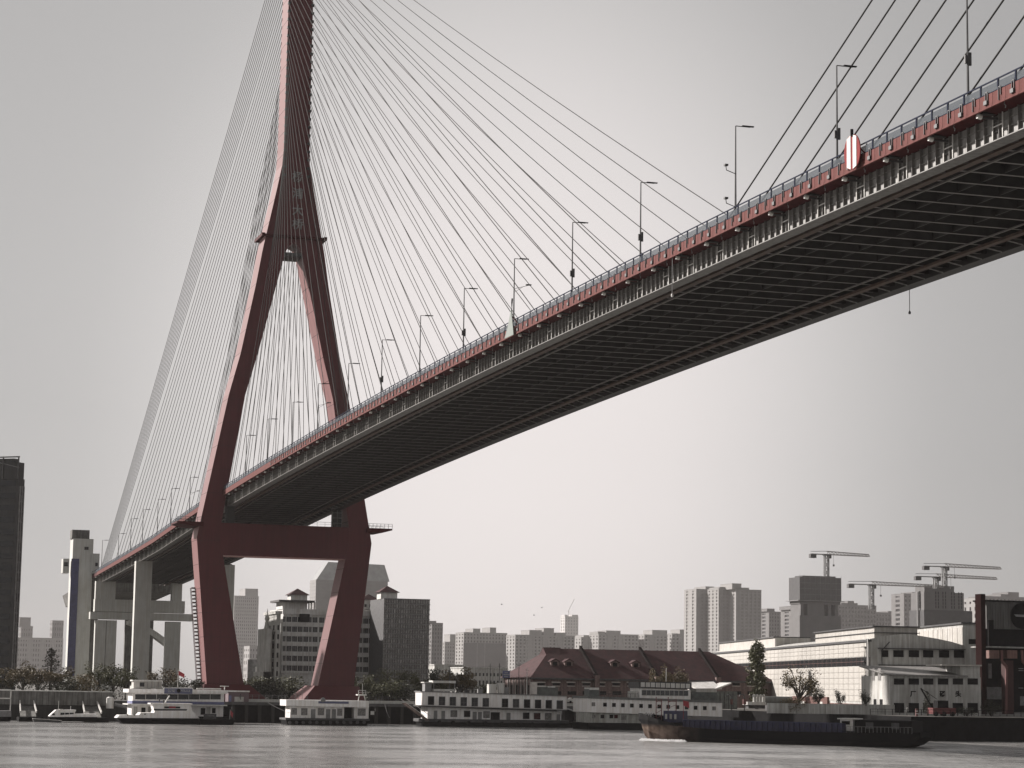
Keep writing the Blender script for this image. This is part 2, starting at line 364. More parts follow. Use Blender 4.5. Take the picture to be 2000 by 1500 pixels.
# railing: rails swept, posts and infill panels one by one (3 m bays)
rail = sweep('railing', rect(-15.93, -15.82, 1.92, 2.03), BLUE)
sweep('bottom_rail', rect(-15.90, -15.84, .98, 1.04), BLUE, rail)
pm = MB().box(-.06, .06, -15.92, -15.80, .9, 1.95).box(.10, .16, -15.92, -15.80, .9, 1.95).mesh('railing_post', BLUE)
im = MB().box(.22, 2.9, -15.88, -15.865, 1.02, 1.72).mesh('railing_panel', RAILP)
X = XB - 3
while X > -250:
    put('railing_post', pm, rail, (X, 0, zs(X)))
    c = put('railing_panel', im, rail, (X, 0, zs(X))); c.rotation_euler.y = -math.atan2(zs(X + 3) - zs(X), 3)
    X -= 3
fr_ = sweep('railing', rect(15.82, 15.93, 1.92, 2.03), BLUE)
sweep('parapet', rect(-13.3, -13.0, .62, 1.45), CONCD, deck); sweep('parapet', rect(13.0, 13.3, .62, 1.45), CONCD, deck)
# under the deck
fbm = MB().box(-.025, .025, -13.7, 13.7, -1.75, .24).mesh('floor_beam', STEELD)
ffm = MB().box(-.2, .2, -13.0, 13.0, -1.80, -1.752).mesh('bottom_flange', BEAM)  # paler than the beam web: caught light put into the colour
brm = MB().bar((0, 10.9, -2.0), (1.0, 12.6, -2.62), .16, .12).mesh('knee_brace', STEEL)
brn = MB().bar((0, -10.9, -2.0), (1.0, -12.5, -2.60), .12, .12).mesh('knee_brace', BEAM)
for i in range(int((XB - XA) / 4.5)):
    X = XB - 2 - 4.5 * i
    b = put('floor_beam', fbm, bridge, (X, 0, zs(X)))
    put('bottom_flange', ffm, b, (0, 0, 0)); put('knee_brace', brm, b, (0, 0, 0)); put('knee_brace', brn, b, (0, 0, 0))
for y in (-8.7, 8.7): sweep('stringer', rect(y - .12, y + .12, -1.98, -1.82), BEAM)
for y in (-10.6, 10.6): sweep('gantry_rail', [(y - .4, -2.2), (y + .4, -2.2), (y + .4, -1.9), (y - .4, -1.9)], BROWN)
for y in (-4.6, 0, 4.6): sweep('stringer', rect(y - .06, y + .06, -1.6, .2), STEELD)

# ---- pylon
BX, FX = -4.6, 3.5      # back and front faces
def ring_leg(s, z, yo, yi, xb=BX, xf=FX):
    return [(xf, s * yo, z), (xf, s * yi, z), (xb, s * yi, z), (xb, s * yo, z)]
O = [(8.6, 18.4, 9.2, 4.2), (44.7, 22.1, 16.3, 0), (46.5, 21.75, 16.45, 0), (80.6, 15.3, 11.2, 0), (91, 12.7, 8.4, 0), (109.2, 9.3, 4.1, 0)]
pyl = None
mb = MB()
for s in (-1, 1):
    secs = [ring_leg(s, z, a, b) for z, a, b, _ in [o for o in O]] + [ring_leg(s, 117.4, 8.0, 2.2), ring_leg(s, 119.5, 7.6, 1.0), ring_leg(s, 120.0, 7.5, 0.0)]
    mb.loft(secs)
def rg(z, a, xb=BX, xf=FX): return [(xf, -a, z), (xf, a, z), (xb, a, z), (xb, -a, z)]
mb.loft([rg(120.002, 7.5), rg(123, 6.9), rg(134, 4.7), rg(140, 3.6), rg(144, 3.35), rg(150, 3.3), rg(183, 3.2), rg(208, 3.0), rg(213, 2.6)])
pyl = mb.build('pylon', RED, bridge)
MB().box(BX + .6, FX - .02, -17.6, 17.6, 40.5, 48.5).build('cross_beam', RED, pyl)
MB().box(BX + .8, FX - .3, -2.6, 2.6, 116.6, 117.6).build('arch_lintel', DGREY, pyl)
# ledge round the joint of the legs
lg = MB()
for a in (-1, 1): lg.box(BX - .9, FX + .9, a * 7.55, a * 8.4, 121.2, 122.0)
lg.box(FX + .002, FX + .7, -7.6, 7.6, 121.2, 121.8); lg.box(BX - .7, BX - .002, -7.6, 7.6, 121.2, 121.8); lg.build('ledge', REDD, pyl)
# side platforms at deck level with their railings
for s in (-1, 1):
    p_ = MB().loft([[(FX + .8, s * 20.6, 47.4), (BX - .8, s * 20.6, 47.4), (BX - .8, s * 20.6, 48.5), (FX + .8, s * 20.6, 48.5)],
                    [(FX + .8, s * 24.6, 47.5), (BX - .8, s * 24.6, 47.5), (BX - .8, s * 24.6, 48.5), (FX + .8, s * 24.6, 48.5)],
                    [(FX + .8, s * 27.2, 48.1), (BX - .8, s * 27.2, 48.1), (BX - .8, s * 27.2, 48.5), (FX + .8, s * 27.2, 48.5)]]).build('side_platform', REDD, pyl)
    r_ = MB()
    for xx in (BX - .7, FX + .7):
        for zz in (49.1, 49.6): r_.box(xx - .04, xx + .04, s * 21, s * 27.2, zz, zz + .07)
        for k in range(7): r_.box(xx - .04, xx + .04, s * (21.2 + k) - .04, s * (21.2 + k) + .04, 48.5, 49.6)
    r_.build('handrail', STEELD, p_)
w_ = MB()
for k in range(15): w_.box(FX - .2, FX - .14, -14 + 2 * k, -13.94 + 2 * k, 48.5, 49.6)
w_.box(FX - .2, FX - .14, -16, 16, 49.55, 49.62); w_.box(FX - .2, FX - .14, -16, 16, 49.05, 49.1); w_.build('beam_handrail', STEELD, pyl)
sc = MB()       # scaffold hung at the far leg
for a in (0, 1.2, 2.4):
    for b in (0, 1.3): sc.box(FX - 2 + b, FX - 1.93 + b, 12.0 + a, 12.07 + a, 48.5, 53.4)
for zz in (49.5, 50.8, 52.1, 53.3):
    sc.box(FX - 2, FX - .7, 12, 14.5, zz, zz + .06)
sc.build('scaffold', GREY, pyl)
# bearings between cross beam and girders
for s in (-1, 1): MB().box(-1.5, 2.2, s * 13.6 - .9, s * 13.6 + .9, 48.502, zs(0) - 2.67).build('bearing', STEELD, pyl)
# access ladder tower on the near leg's back edge
ld = MB()
for k in range(27):
    z = 9 + k * .9; y = -18.45 - 3.7 * (z - 8.6) / 36.1 - .35
    ld.box(BX - .5, BX + 1.0, y - .5, y + .5, z, z + .34)
    if k % 2: ld.bar((BX + .9, y - .5, z), (BX + .9, y + .5, z + .9), .08)
for xx in (BX - .4, BX + .9): ld.bar((xx, -19.5, 9), (xx, -21.9, 32.6), .12)
ld.build('access_ladder', mat('ladder_paint', (.05, .012, .012), .8), pyl)
# casting joints round the legs and the neck
def wid(z, tab):
    for (a, *p0), (b, *p1) in zip(tab, tab[1:]):
        if a <= z <= b: f = (z - a) / (b - a); return [u + (v - u) * f for u, v in zip(p0, p1)]
TL_ = [(8.6, 18.4, 9.2), (44.7, 22.1, 16.3), (46.5, 21.75, 16.45), (80.6, 15.3, 11.2), (91, 12.7, 8.4), (109.2, 9.3, 4.1), (117.4, 8.0, 2.2)]
TN_ = [(120, 7.5), (123, 6.9), (134, 4.7), (140, 3.6), (144, 3.35), (150, 3.3), (183, 3.2), (208, 3.0)]
JM = mat('casting_joint', (.06, .009, .012), .7)
e_ = .025
for z in [14.5 + 5.9 * i for i in range(17)]:
    for s in (-1, 1):
        (a, b), (a2, b2) = wid(z, TL_), wid(z + .11, TL_)
        MB().loft([ring_leg(s, z, a + e_, b - e_, BX - e_, FX + e_), ring_leg(s, z + .11, a2 + e_, b2 - e_, BX - e_, FX + e_)]).build('casting_joint', JM, pyl)
for z in [125 + 5.9 * i for i in range(14)]:
    a, a2 = wid(z, TN_)[0], wid(z + .11, TN_)[0]
    MB().loft([rg(z, a + e_, BX - e_, FX + e_), rg(z + .11, a2 + e_, BX - e_, FX + e_)]).build('casting_joint', JM, pyl)
for y in (-11, -5.5, 0, 5.5, 11): MB().box(FX - .02, FX, y, y + .08, 40.6, 48.4).build('casting_joint', JM, pyl)
# flared feet
for s in (-1, 1):
    t_, b_ = 9.0, 4.3
    ft = MB().loft([[(FX + 7, s * 20.6, b_), (FX + 7, s * 3.2, b_), (BX - 7, s * 3.2, b_), (BX - 7, s * 20.6, b_)],
                    [(FX + 1.6, s * 19.3, t_), (FX + 1.6, s * 8.2, t_), (BX - 1.6, s * 8.2, t_), (BX - 1.6, s * 19.3, t_)]])
    ft.build('pylon_foot', RED, pyl)
# the four characters down the front of the neck
for ch, y in zip('杨浦大桥', (347, 379, 412, 439)):
    P = onX(581.5, y, FX + .08)
    text(ch, 2.9, GREY, 'inscription', pyl, (FX + .06, P.y, P.z), (R(90), 0, R(90)), .06, .05)
# anchor caps where the cables enter the neck
caps = MB()
for k in range(2, 34):
    z = 137.5 + (k - 2) * 2.15
    for s in (-1, 1):
        caps.box(FX - .5, FX + .32, s * 3.05 - .3, s * 3.05 + .45, z - .35, z + .25)
        caps.box(BX - .32, BX + .5, s * 3.05 - .3, s * 3.05 + .45, z - .35, z + .25)
caps.build('cable_anchor_cap', DGREY, pyl, kind='stuff')
# stay cables, each a part
def cable(p, q, sag=.006, n=10, r=.072):
    p, q = Vector(p), Vector(q); Ln = (q - p).length
    pts = [p.lerp(q, i / n) - Vector((0, 0, 4 * sag * Ln * (i / n) * (1 - i / n))) for i in range(n + 1)]
    MB().tube(pts, r, 6, False).build('stay_cable', CABLE, bridge, smooth=True)
side = [-9 * k for k in range(1, 24)] + [-221.5, -225, -228.3, -231.5, -234.5, -237.4, -240.2, -243, -245.6]
for s in (-1, 1):
    for k in range(2, 34):
        zt = 137.5 + (k - 2) * 2.15
        cable((FX + .2, s * 3.2, zt), (9 * k - 9, s * 15.0, zs(9 * k - 9) + .3))
        X = side[k - 2]; cable((BX - .2, s * 3.2, zt), (X, s * 15.0, zs(X) + .3), sag=.0025)
    for k in range(33, 22, -1):      # cables of the other pylon, which stands behind the camera
        if s > 0: continue
        X = 316.4 + 9 * (33 - k)
        cable((605 - FX, s * 2.62, 137.5 + (k - 2) * 2.15), (X, s * 15.0, zs(X) + .3), r=.095)
# ================================================================ PIERS
def pier(label, X, px0, px1, py, dx=3.4, ytop=None):
    a, b = onX(px0, py, X), onX(px1, py, X)
    zt = (a.z + b.z) / 2; w = b.y - a.y
    t = thing('bridge_pier', label, 'pier', (X, (a.y + b.y) / 2, GZ), group='concrete piers under the side span')
    MB().box(-dx, 0, -w / 2, w / 2, 0, zt - GZ).box(-dx - .02, .02, -w / 2 - .02, w / 2 + .02, (zt - GZ) * .33, (zt - GZ) * .332).build('shaft', CONC, t)
    MB().box(-dx + .6, -.6, -w / 2 + .8, w / 2 - .8, zt - GZ + .002, zs(X) - 2.68 - GZ).build('bearing', STEELD, t)
    return t
pier('tall pale concrete pier left of the red pylon, with a lit left edge', -150, 266, 298, 1096)
pier('concrete pier seen through the pylon legs, just right of the near leg', -150, 430, 459, 1103)
# portal bent near the end of the span
t = thing('portal_pier', 'wide double-storey concrete portal frame under the far left end of the deck', 'pier', (-243, 0, GZ))
def yz(px, py, X=-243): p = onX(px, py, X); return p.y, p.z - GZ
for a, b in ((185, 206), (207, 227), (323, 352)):
    MB().box(-3, 0, yz(a, 1250)[0], yz(b, 1250)[0], 0, yz(200, 1211)[1]).build('column', CONC, t)
MB().box(-3.4, .3, yz(176, 1200)[0], yz(377, 1200)[0], yz(270, 1211)[1], yz(270, 1197)[1]).build('cross_beam', CONC, t)
MB().box(-3.4, .6, yz(184, 1200)[0], yz(360, 1200)[0], yz(270, 1196)[1], yz(270, 1172)[1]).build('cross_beam', CONC, t)
for a, b in ((187, 226), (336, 356)):
    MB().box(-3, 0, yz(a, 1150)[0], yz(b, 1150)[0], yz(200, 1172)[1] + .002, yz(200, 1135)[1]).build('column', CONC, t)
# approach spiral ramp behind
t = thing('approach_ramp', 'curved concrete approach ramp sloping down behind the tall pier', 'ramp', (-300, 0, GZ))
a = onX(252, 1212, -300); b = onX(330, 1258, -300); rb = MB(); rp = MB()
for i in range(10):
    f0, f1 = i / 10, (i + 1) / 10
    y0, y1 = a.y + (b.y - a.y) * f0, a.y + (b.y - a.y) * f1
    z0, z1 = [a.z + (b.z - a.z) * (f * .6 + .4 * f * f) - GZ for f in (f0, f1)]
    rb.loft([[(-8, y0, z0 - 1.4), (0, y0, z0 - 1.4), (0, y0, z0), (-8, y0, z0)], [(-8, y1, z1 - 1.4), (0, y1, z1 - 1.4), (0, y1, z1), (-8, y1, z1)]])
    rp.loft([[(-.2, y0, z0 + .01), (.1, y0, z0 + .01), (.1, y0, z0 + 1.1), (-.2, y0, z0 + 1.1)], [(-.2, y1, z1 + .01), (.1, y1, z1 + .01), (.1, y1, z1 + 1.1), (-.2, y1, z1 + 1.1)]])
rb.build('roadway', CONC, t); rp.build('parapet', PALE, t)
mm = MB()
for i in (2, 5, 8): yy = a.y + (b.y - a.y) * i / 10; mm.box(-5, -3, yy - 1, yy + 1, 0, 16 - i * 1.3)
mm.build('support', CONC, t)
t = thing('approach_viaduct', 'dark concrete approach viaduct carrying on behind the portal frame', 'viaduct', (-264, 0, 0))
MB().loft([[(-1, -14, 41.5), (-1, 14, 41.5), (-1, 15.5, 46.2), (-1, -15.5, 46.2)], [(-95, -14, 38.5), (-95, 14, 38.5), (-95, 15.5, 43), (-95, -15.5, 43)]]).build('box_girder', CONCD, t)
for x in (-38, -80):
    MB().box(x - 2, x, -13, -8, GZ, 40).box(x - 2, x, 8, 13, GZ, 40).build('column', CONCD, t); MB().box(x - 2.5, x + .5, -13.5, 13.5, 36, 41).build('cross_head', CONCD, t)
# lift tower at the end of the bridge
fr = Fr('lift_tower', 'tall concrete lift tower with a blue glass strip beside the end of the deck', 'tower', X=-262, px=137, z0=GZ)
b = MB(); fr.bx(b, 137, 1052, 177, 1345, 0, 9); b.build('shaft', CONC, fr.o)
b = MB(); fr.bx(b, 141, 1035, 175, 1052, .5, 7); b.build('rooftop_box', CONCD, fr.o)
b = MB()
for k in range(8): fr.bx(b, 158 + k * 2.2, 1037, 158.6 + k * 2.2, 1051, .3, .49)
b.build('rooftop_slat', GREY, fr.o, kind='stuff')
b = MB(); fr.bx(b, 135, 1091, 150, 1320, -.4, -.02); b.build('glass_strip', mat('blue_strip_glass', (.045, .05, .13), .35, var=.2), fr.o)
b = MB(); fr.bx(b, 123, 1091, 135, 1119, .5, 6); b.build('landing_box', CONC, fr.o)
b = MB(); fr.bx(b, 125, 1098, 133, 1106, .44, .498); b.build('window', GLASS, fr.o)
b = MB(); fr.bx(b, 178, 1081, 194, 1120, -.5, 6); b.build('landing_box', CONC, fr.o)
b = MB(); fr.bx(b, 186, 1099, 191, 1106, -.56, -.502); b.build('window', GLASS, fr.o)
b = MB(); fr.bx(b, 165, 1068, 173, 1074, -.06, -.002); b.build('window', GLASS, fr.o)
b = MB(); fr.bx(b, 173, 1121, 184, 1345, 1, 6); b.build('service_shaft', CONCD, fr.o)

# ================================================================ THINGS ON THE BRIDGE
lampdef = [(1892, 195, None), (1636, 317, 128), (1437.4, 402, 246), (1251.4, 497, 356), (1117.8, 565, 434), (1003.8, 624, 505), (905.4, 678, 563), (820, 722, 616), (745, 762, 663.5), (679.5, 802, 709.5), (620.5, 836, 749), (570.5, 868, 785), (522, 897, 818), (480, 920, 850),
           (370.5, 988, 932), (333.5, 1012, 954), (307.5, 1030, 975), (278.5, 1048, 995), (255, 1068, 1013), (231, 1084, 1042), (199, 1095, 1055)]
lamplab = ['tallest street lamp at the right edge of the picture, its head out of view', 'street lamp just left of the striped red and white board', 'street lamp with two camera arms where the steep black cables begin',
 'street lamp above the midspan light, its head over the long fan of cables', 'fifth street lamp from the right, with a small cabinet halfway up', 'street lamp with a side camera beside the pale green fin board', 'street lamp next left of the pale green fin board', 'street lamp with a tiny box at its foot, second left of the fin board',
 'street lamp with a cabinet low on its post, third left of the fin board', 'street lamp just right of the far pylon leg', 'street lamp in front of the far pylon leg inside edge, with a camera arm', 'tallest-looking street lamp midway between the pylon legs', 'street lamp between the pylon legs, left of the middle one', 'street lamp closest to the near pylon leg on its right',
 'first street lamp left of the near pylon leg', 'second street lamp left of the near pylon leg', 'third street lamp left of the near pylon leg', 'fourth street lamp left of the near pylon leg', 'fifth street lamp left of the near pylon leg', 'street lamp beside the thick outer cable bundle', 'last street lamp, by the lift tower']
def lamp(i, x, y, top):
    X = onY(x, y, -15.5).x; z0 = zs(X) + .62
    h = 10.2 if top is None else max(7.5, min(12, onX(x, top, X).z - z0))
    if top is None: h = 13.5
    t = thing('street_lamp', lamplab[i], 'street lamp', (X, -15.55, z0), group='street lamps along the near edge of the deck')
    MB().tube([(0, 0, 0), (0, 0, h * .45), (0, 0, h)], [.14, .10, .07], 6).build('post', DGREY, t)
    MB().box(-.05, .05, 0, 1.8, h - .04, h + .04).build('arm', DGREY, t)
    MB().box(-.14, .14, .8, 2.2, h + .02, h + .13).build('lamp_head', BLACK, t)
    if i in (0, 1, 3, 4, 6, 8): MB().box(-.1, .1, .12, .34, h * .30, h * .30 + 1.2).box(-.1, .1, -.3, -.12, h * .31, h * .31 + .8).build('cabinet', DGREY, t)
    if i == 2:
        for f in (.14, .49): MB().bar((0, 0, h * f), (0, -1.1, h * f + .35), .07).bar((0, -1.1, h * f + .3), (0, -1.2, h * f + .9), .07).box(-.15, .3, -1.4, -1.0, h * f + .8, h * f + 1.0).build('camera', DGREY, t)
    if i in (5, 10, 14): MB().bar((0, 0, h * .58), (0, 2.2, h * .64), .06).bar((0, 0, h * .53), (0, 1.3, h * .61), .05).box(-.15, .3, 1.8, 2.6, h * .64, h * .64 + .15).build('camera', DGREY, t)
    if i in (5, 7, 1, 3): MB().box(-.12, .12, .12, .5, h * .08, h * .08 + .3).build('junction_box', DGREY, t)
for i, d in enumerate(lampdef): lamp(i, *d)
# boards and midspan lights
P = onY(1664, 297, -16.6)
t = thing('navigation_board', 'rounded board with red and white stripes on the deck edge at right', 'sign', (P.x, -16.6, P.z))
ol = [(math.copysign(abs(math.cos(a)) ** .8, math.cos(a)) * 1.25, math.sin(a) * 1.75) for a in [2 * math.pi * k / 24 for k in range(24)]]
BA = 12
def board(pts, th, name, m, off=0):
    o = MB().add([(u, off, w) for u, w in pts] + [(u, off + th, w) for u, w in pts], [tuple(range(len(pts))), tuple(range(2 * len(pts) - 1, len(pts) - 1, -1))] + [(k, len(pts) + k, len(pts) + (k + 1) % len(pts), (k + 1) % len(pts)) for k in range(len(pts))]).build(name, m, t)
    o.rotation_euler.z = R(BA); return o
board(ol, .12, 'panel', mat('sign_red', (.26, .05, .05), .8, var=.08, spec=.1))
def band(u0, u1):
    f = lambda u: 1.72 * math.sqrt(max(0, 1 - abs(u / 1.25) ** 2.4))
    return [(u0, -f(u0)), (u1, -f(u1)), (u1, f(u1)), (u0, f(u0))]
for u0, u1 in ((-.78, -.2), (.15, .7)): board(band(u0, u1), .03, 'white_stripe', WHITE, -.035)
MB().tube([(0, 0, 1.6), (0, 0, 2.3)], .16, 8).build('warning_light', BLACK, t)
MB().bar((0, .1, 1.2), (1.6, .8, -.6), .12).bar((0, .1, -1.2), (1.8, .9, -.9), .12).bar((1.4, .9, .6), (1.8, .9, -1.2), .12).build('bracket', REDD, t)
BA = 14
P = onY(996, 636, -16.6)
t = thing('navigation_board', 'pale green fin-shaped board on the deck edge near the middle', 'sign', (P.x, -16.6, P.z))
board([(-1.5, -1.75), (1.0, -1.45), (.75, 0), (.45, 1.3), (.25, 2.4), (-.1, 1.5), (-.7, -.2)], .12, 'panel', mat('sign_pale_green', (.17, .20, .18), .6, var=.1))
MB().tube([(.15, .2, 1.6), (.15, .2, 3.4), (.3, .2, 4.0)], .12, 8).build('warning_light', BLACK, t)
MB().bar((.2, .2, 1.4), (1.9, .8, -.2), .12).bar((.2, .2, -.2), (2.0, .9, -.4), .16).bar((1.4, .9, .4), (1.8, .9, -1.4), .12).build('bracket', REDD, t)
for s, lb in ((-1, 'small lamp hanging on a long rod from the near edge at midspan'), (1, 'small lamp hanging on a long rod below the far edge at midspan')):
    X = 304.0; y = s * 15.75; zb = 55.85
    t = thing('navigation_light', lb, 'lamp', (X, y, zb), group='hanging midspan lights')
    MB().tube([(0, 0, .2), (0, 0, zs(X) + 1.0 - zb)], .05, 6).build('rod', GREY, t)
    MB().tube([(0, 0, -.1), (0, 0, .12), (0, 0, .3)], [.14, .17, .08], 8).build('lamp_glass', WHITE if s < 0 else DGREY, t)
    MB().box(-.3, .3, -.12, .12, zs(X) + 1.0 - zb, zs(X) + 1.15 - zb).build('hanger', DGREY, t)
# ================================================================ FAR CITY
FARK = 3.1
def tower(name, label, X, px0, px1, ytop, m, floors=18, cols=8, depth=16, steps=(), gm=GLASS, sidecols=3, bay=(), group=None, cat='building', z0=GZ, yaw=0, sidem=None, proud=.35, band=.45, ybot=None):
    """block with real recessed windows: dark core, piers and spandrels standing proud of it"""
    if -4000 < X < -450: X = 547 - (547 - X) * FARK; depth *= FARK
    k = max(1.0, (547 - X) / 900)
    fr = Fr(name, label, cat, X=X, px=px0, z0=z0, group=group, yaw=yaw)
    w = fr.uw(px1, (ytop + 1330) / 2)[0]; h = fr.uw((px0 + px1) / 2, ytop)[1]
    pr = proud * k
    MB().box(pr, w - pr, pr, depth - pr, 0, h - .3).build('window', gm, fr.o, kind='stuff')
    g = MB(); fh = h / floors; cw = w / cols; sw = depth / max(1, sidecols)
    z_from = 0
    for i in range(floors + 1):
        a = i * fh - fh * band * .5; b = min(h, i * fh + fh * band * .5)
        a = max(0, a)
        if i == floors: a, b = h - fh * .45, h
        g.box(0, w, 0, depth, a, b)
    for c in range(cols + 1):
        bw = cw * (.5 if c not in bay else 1.25)
        u0, u1 = max(0, c * cw - bw / 2), min(w, c * cw + bw / 2)
        g.box(u0 + (.01 if c else -.05), u1 + (.05 if c == cols else -.01), -.12 * k if c in bay else -.05, pr + .3, 0, h - .02)
    for c in range(sidecols + 1):
        v0, v1 = max(0, c * sw - sw * .33), min(depth, c * sw + sw * .33)
        g.box(-.06, pr + .3, v0 + .01, v1 - .01, 0, h - .03); g.box(w - pr - .3, w + .04, v0 + .01, v1 - .01, 0, h - .03)
    g.box(-.3, w + .3, -.3, depth + .3, h, h + .5)
    g.build('wall', m, fr.o)
    for (a, b, y) in steps:
        u0, u1, _, w1 = fr.r(a, y, b, ytop, 2); st = MB().box(u0, u1, 2, depth - 2, h + .5, w1); st.box(u0 - .3, u1 + .3, 1.7, depth - 1.7, w1, w1 + .4)
        st.build('rooftop_block', m, fr.o)
    fr.w, fr.h = w, h
    return fr
AP = 'hazy apartment blocks along the horizon'
tower('apartment_block', 'hazy block with a narrow raised top, right beside the dark left tower', -1300, 36, 62, 1223, APTD, 10, 5, 18, [(38, 60, 1206)], group=AP)
tower('apartment_block', 'low wide hazy block left of the lift tower', -1250, 30, 122, 1246, APT, 9, 18, 18, group=AP, bay=(5, 10, 14))
tower('apartment_block', 'hazy block standing just left of the lift tower', -1320, 97, 122, 1212, APTD, 11, 5, 18, group=AP)
tower('office_tower', 'pale stepped hazy tower seen between the pylon legs', -1500, 452, 503, 1164, APT2, 26, 12, 30, [(479, 504, 1150)])
tower('office_building', 'low hazy block under the pale stepped tower', -900, 485, 520, 1262, APT2, 6, 6, 20)
# slanted-top tower behind the hotel
fr = Fr('office_tower', 'tall hazy tower with a faceted slanting crown behind the hotel', 'building', X=-2600, px=627, z0=GZ)
a0, a1 = fr.uw(617, 1150)[0], fr.uw(757, 1150)[0]; h1 = fr.uw(630, 1132)[1]; h2 = fr.uw(640, 1097)[1]; h3 = fr.uw(755, 1103)[1]
MB().box(a0, a1, 0, 40, 0, h1).build('wall', APT, fr.o)
c0, c1 = fr.uw(652, 1120)[0], fr.uw(762, 1120)[0]
MB().loft([[(a0 + 1, 2, h1 + .01), (c1, 2, h1 + .01), (c1, 38, h1 + .01), (a0 + 1, 38, h1 + .01)], [(fr.uw(643, 1098)[0], 6, h2), (fr.uw(753, 1100)[0], 6, h3), (fr.uw(753, 1100)[0], 34, h3), (fr.uw(643, 1098)[0], 34, h2)]]).build('crown', mat('crown_glass', (.30, .31, .31), .3, var=.15, scale=.1), fr.o)
b = MB()
for i in range(1, 14): b.box(a0 - .3, a1 + .3, -.4, 40.4, h1 - i * 5, h1 - i * 5 + 2.0)
b.build('spandrel', APT2, fr.o, kind='stuff')
# dark tower at the far left
fr = Fr('high_rise', 'dark tower block cut off by the left edge of the picture', 'building', X=-70, px=19, z0=GZ, yaw=50)
h = fr.uw(30, 912)[1]; w = fr.uw(41, 1100)[0]
DK = mat('dark_tower_cladding', (.05, .051, .052), .7, streak=.3, var=.2, scale=.3)
MB().box(0, w, 0, 40, 0, h - 3).build('wall', DK, fr.o)
MB().box(-.2, w * .92, .2, 39.8, h - 2.99, h + 1.5).box(0, w * .85, 2, 24, h + 1.5, h + 2.6).build('roof', DK, fr.o)
b = MB()
for v in (0, 25):
    for k in range(6): b.bar((-.25, .3 + k * 5, h - 3), (-.25, .3 + k * 5, h + 3), .3)
b.bar((-.25, 0, h + 3), (-.25, 26, h + 3), .35); b.bar((-.25, 0, h), (-.25, 13, h + 3), .2); b.build('roof_truss', GREY, fr.o)
b = MB()
for k in range(24):
    z = h - 5 - k * 3.3
    if z > 4: b.box(-.12, -.004, 1, 39, z, z + 1.5)
b.build('window_band', GLASS, fr.o)
for k in range(30):
    z = h - 9 - k * 2.75
    if z < 8: break
    for u in (.32, .68):
        if k % 5 != 4: MB().box(w * u - .5, w * u + .5, -.12, -.002, z, z + 2.3).build('window', GLASS, fr.o)
for u in (.15, .5, .85): MB().box(w * u - .18, w * u + .18, -.3, -.002, 6, h - 5).build('pilaster', GREY, fr.o)
# hotel with bands of windows
HX = -210
fr = Fr('hotel', 'ten-storey grey office block with little pyramid roofs behind the far pylon leg', 'building', X=HX, px=548, z0=GZ)
WR = mat('grey_band_cladding', (.66, .66, .65), .7, streak=.2, var=.12, scale=.3)
D_ = 24
w = fr.uw(743, 1250)[0]; h = fr.uw(600, 1190)[1]; BYS = [1212, 1231, 1250, 1269, 1288, 1307, 1322]
MB().box(.3, w, .45, D_, 0, h).build('wall', WR, fr.o)
ys = [1191] + [v for y in BYS for v in (y - 6, y + 4)] + [1345]
for i, (p0, p1) in enumerate([(1191, 1202)] + [(y + 5, yn - 6) for y, yn in zip(BYS, BYS[1:] + [1352])]):
    MB().box(0, w, 0, .449, fr.uw(650, p1)[1], fr.uw(650, p0)[1]).build('spandrel', WR, fr.o)
for y in BYS[:-1]:
    wz0, wz1 = fr.uw(650, y + 4.6)[1], fr.uw(650, y - 5.6)[1]
    for a in [553, 560, 571, 582, 593, 604, 611, 624, 635, 646, 657, 670, 681, 692, 703, 710, 721, 731]:
        u0 = fr.uw(a, y)[0]; u1 = fr.uw(a + (5 if a in (553, 604, 703) else 9.4), y)[0]
        wd = MB().box(u0, u1, .38, .448, wz0, wz1).build('window', GLASS, fr.o)
        m_ = MB()
        for k in (1, 2): m_.box(u0 + (u1 - u0) * k / 3 - .05, u0 + (u1 - u0) * k / 3 + .05, .34, .378, wz0, wz1)
        m_.build('window_bar', GREY, wd)
b = MB(); fr.bx(b, 545, 1172, 615, 1176, -1.5, 14); b.build('roof_canopy', mat('canopy_dark', (.05, .045, .045), .7), fr.o)
b = MB(); fr.bx(b, 552, 1176, 600, 1190, 1, 12); b.build('penthouse', WR, fr.o)
b = MB()
for a in (603, 608, 614): fr.bx(b, a, 1176, a + 1.6, 1190, .5, 1.5)
b.build('roof_column', WHITE, fr.o)
b = MB(); fr.bx(b, 585, 1199, 605, 1215, -.3, -.003); b.build('billboard', DARK, fr.o)
for (a, c, yb, ym, yt) in ((568, 600, 1176, 1162, 1149), (708, 738, 1186, 1172, 1160)):
    u0, u1, z0_, z1_ = fr.r(a, ym, c, yb, 3); zt = fr.uw((a + c) / 2, yt, 3)[1]; dd = u1 - u0
    MB().box(u0, u1, 3, 3 + dd, z0_, z1_).build('lantern', WHITE, fr.o)
    MB().loft([[(u0 - .8, 2.2, z1_), (u1 + .8, 2.2, z1_), (u1 + .8, 3.8 + dd, z1_), (u0 - .8, 3.8 + dd, z1_)], [((u0 + u1) / 2 - .1, 3 + dd / 2 - .1, zt), ((u0 + u1) / 2 + .1, 3 + dd / 2 - .1, zt), ((u0 + u1) / 2 + .1, 3 + dd / 2 + .1, zt), ((u0 + u1) / 2 - .1, 3 + dd / 2 + .1, zt)]]).build('pyramid_roof', ROOF, fr.o)
b = MB(); fr.bx(b, 709, 1186, 742, 1190, 1, 12); b.build('penthouse', WR, fr.o)
for a in (712, 722, 732): b = MB(); fr.bx(b, a, 1180, a + 4, 1186, 2.6, 2.99); b.build('arch_window', DARK, fr.o)
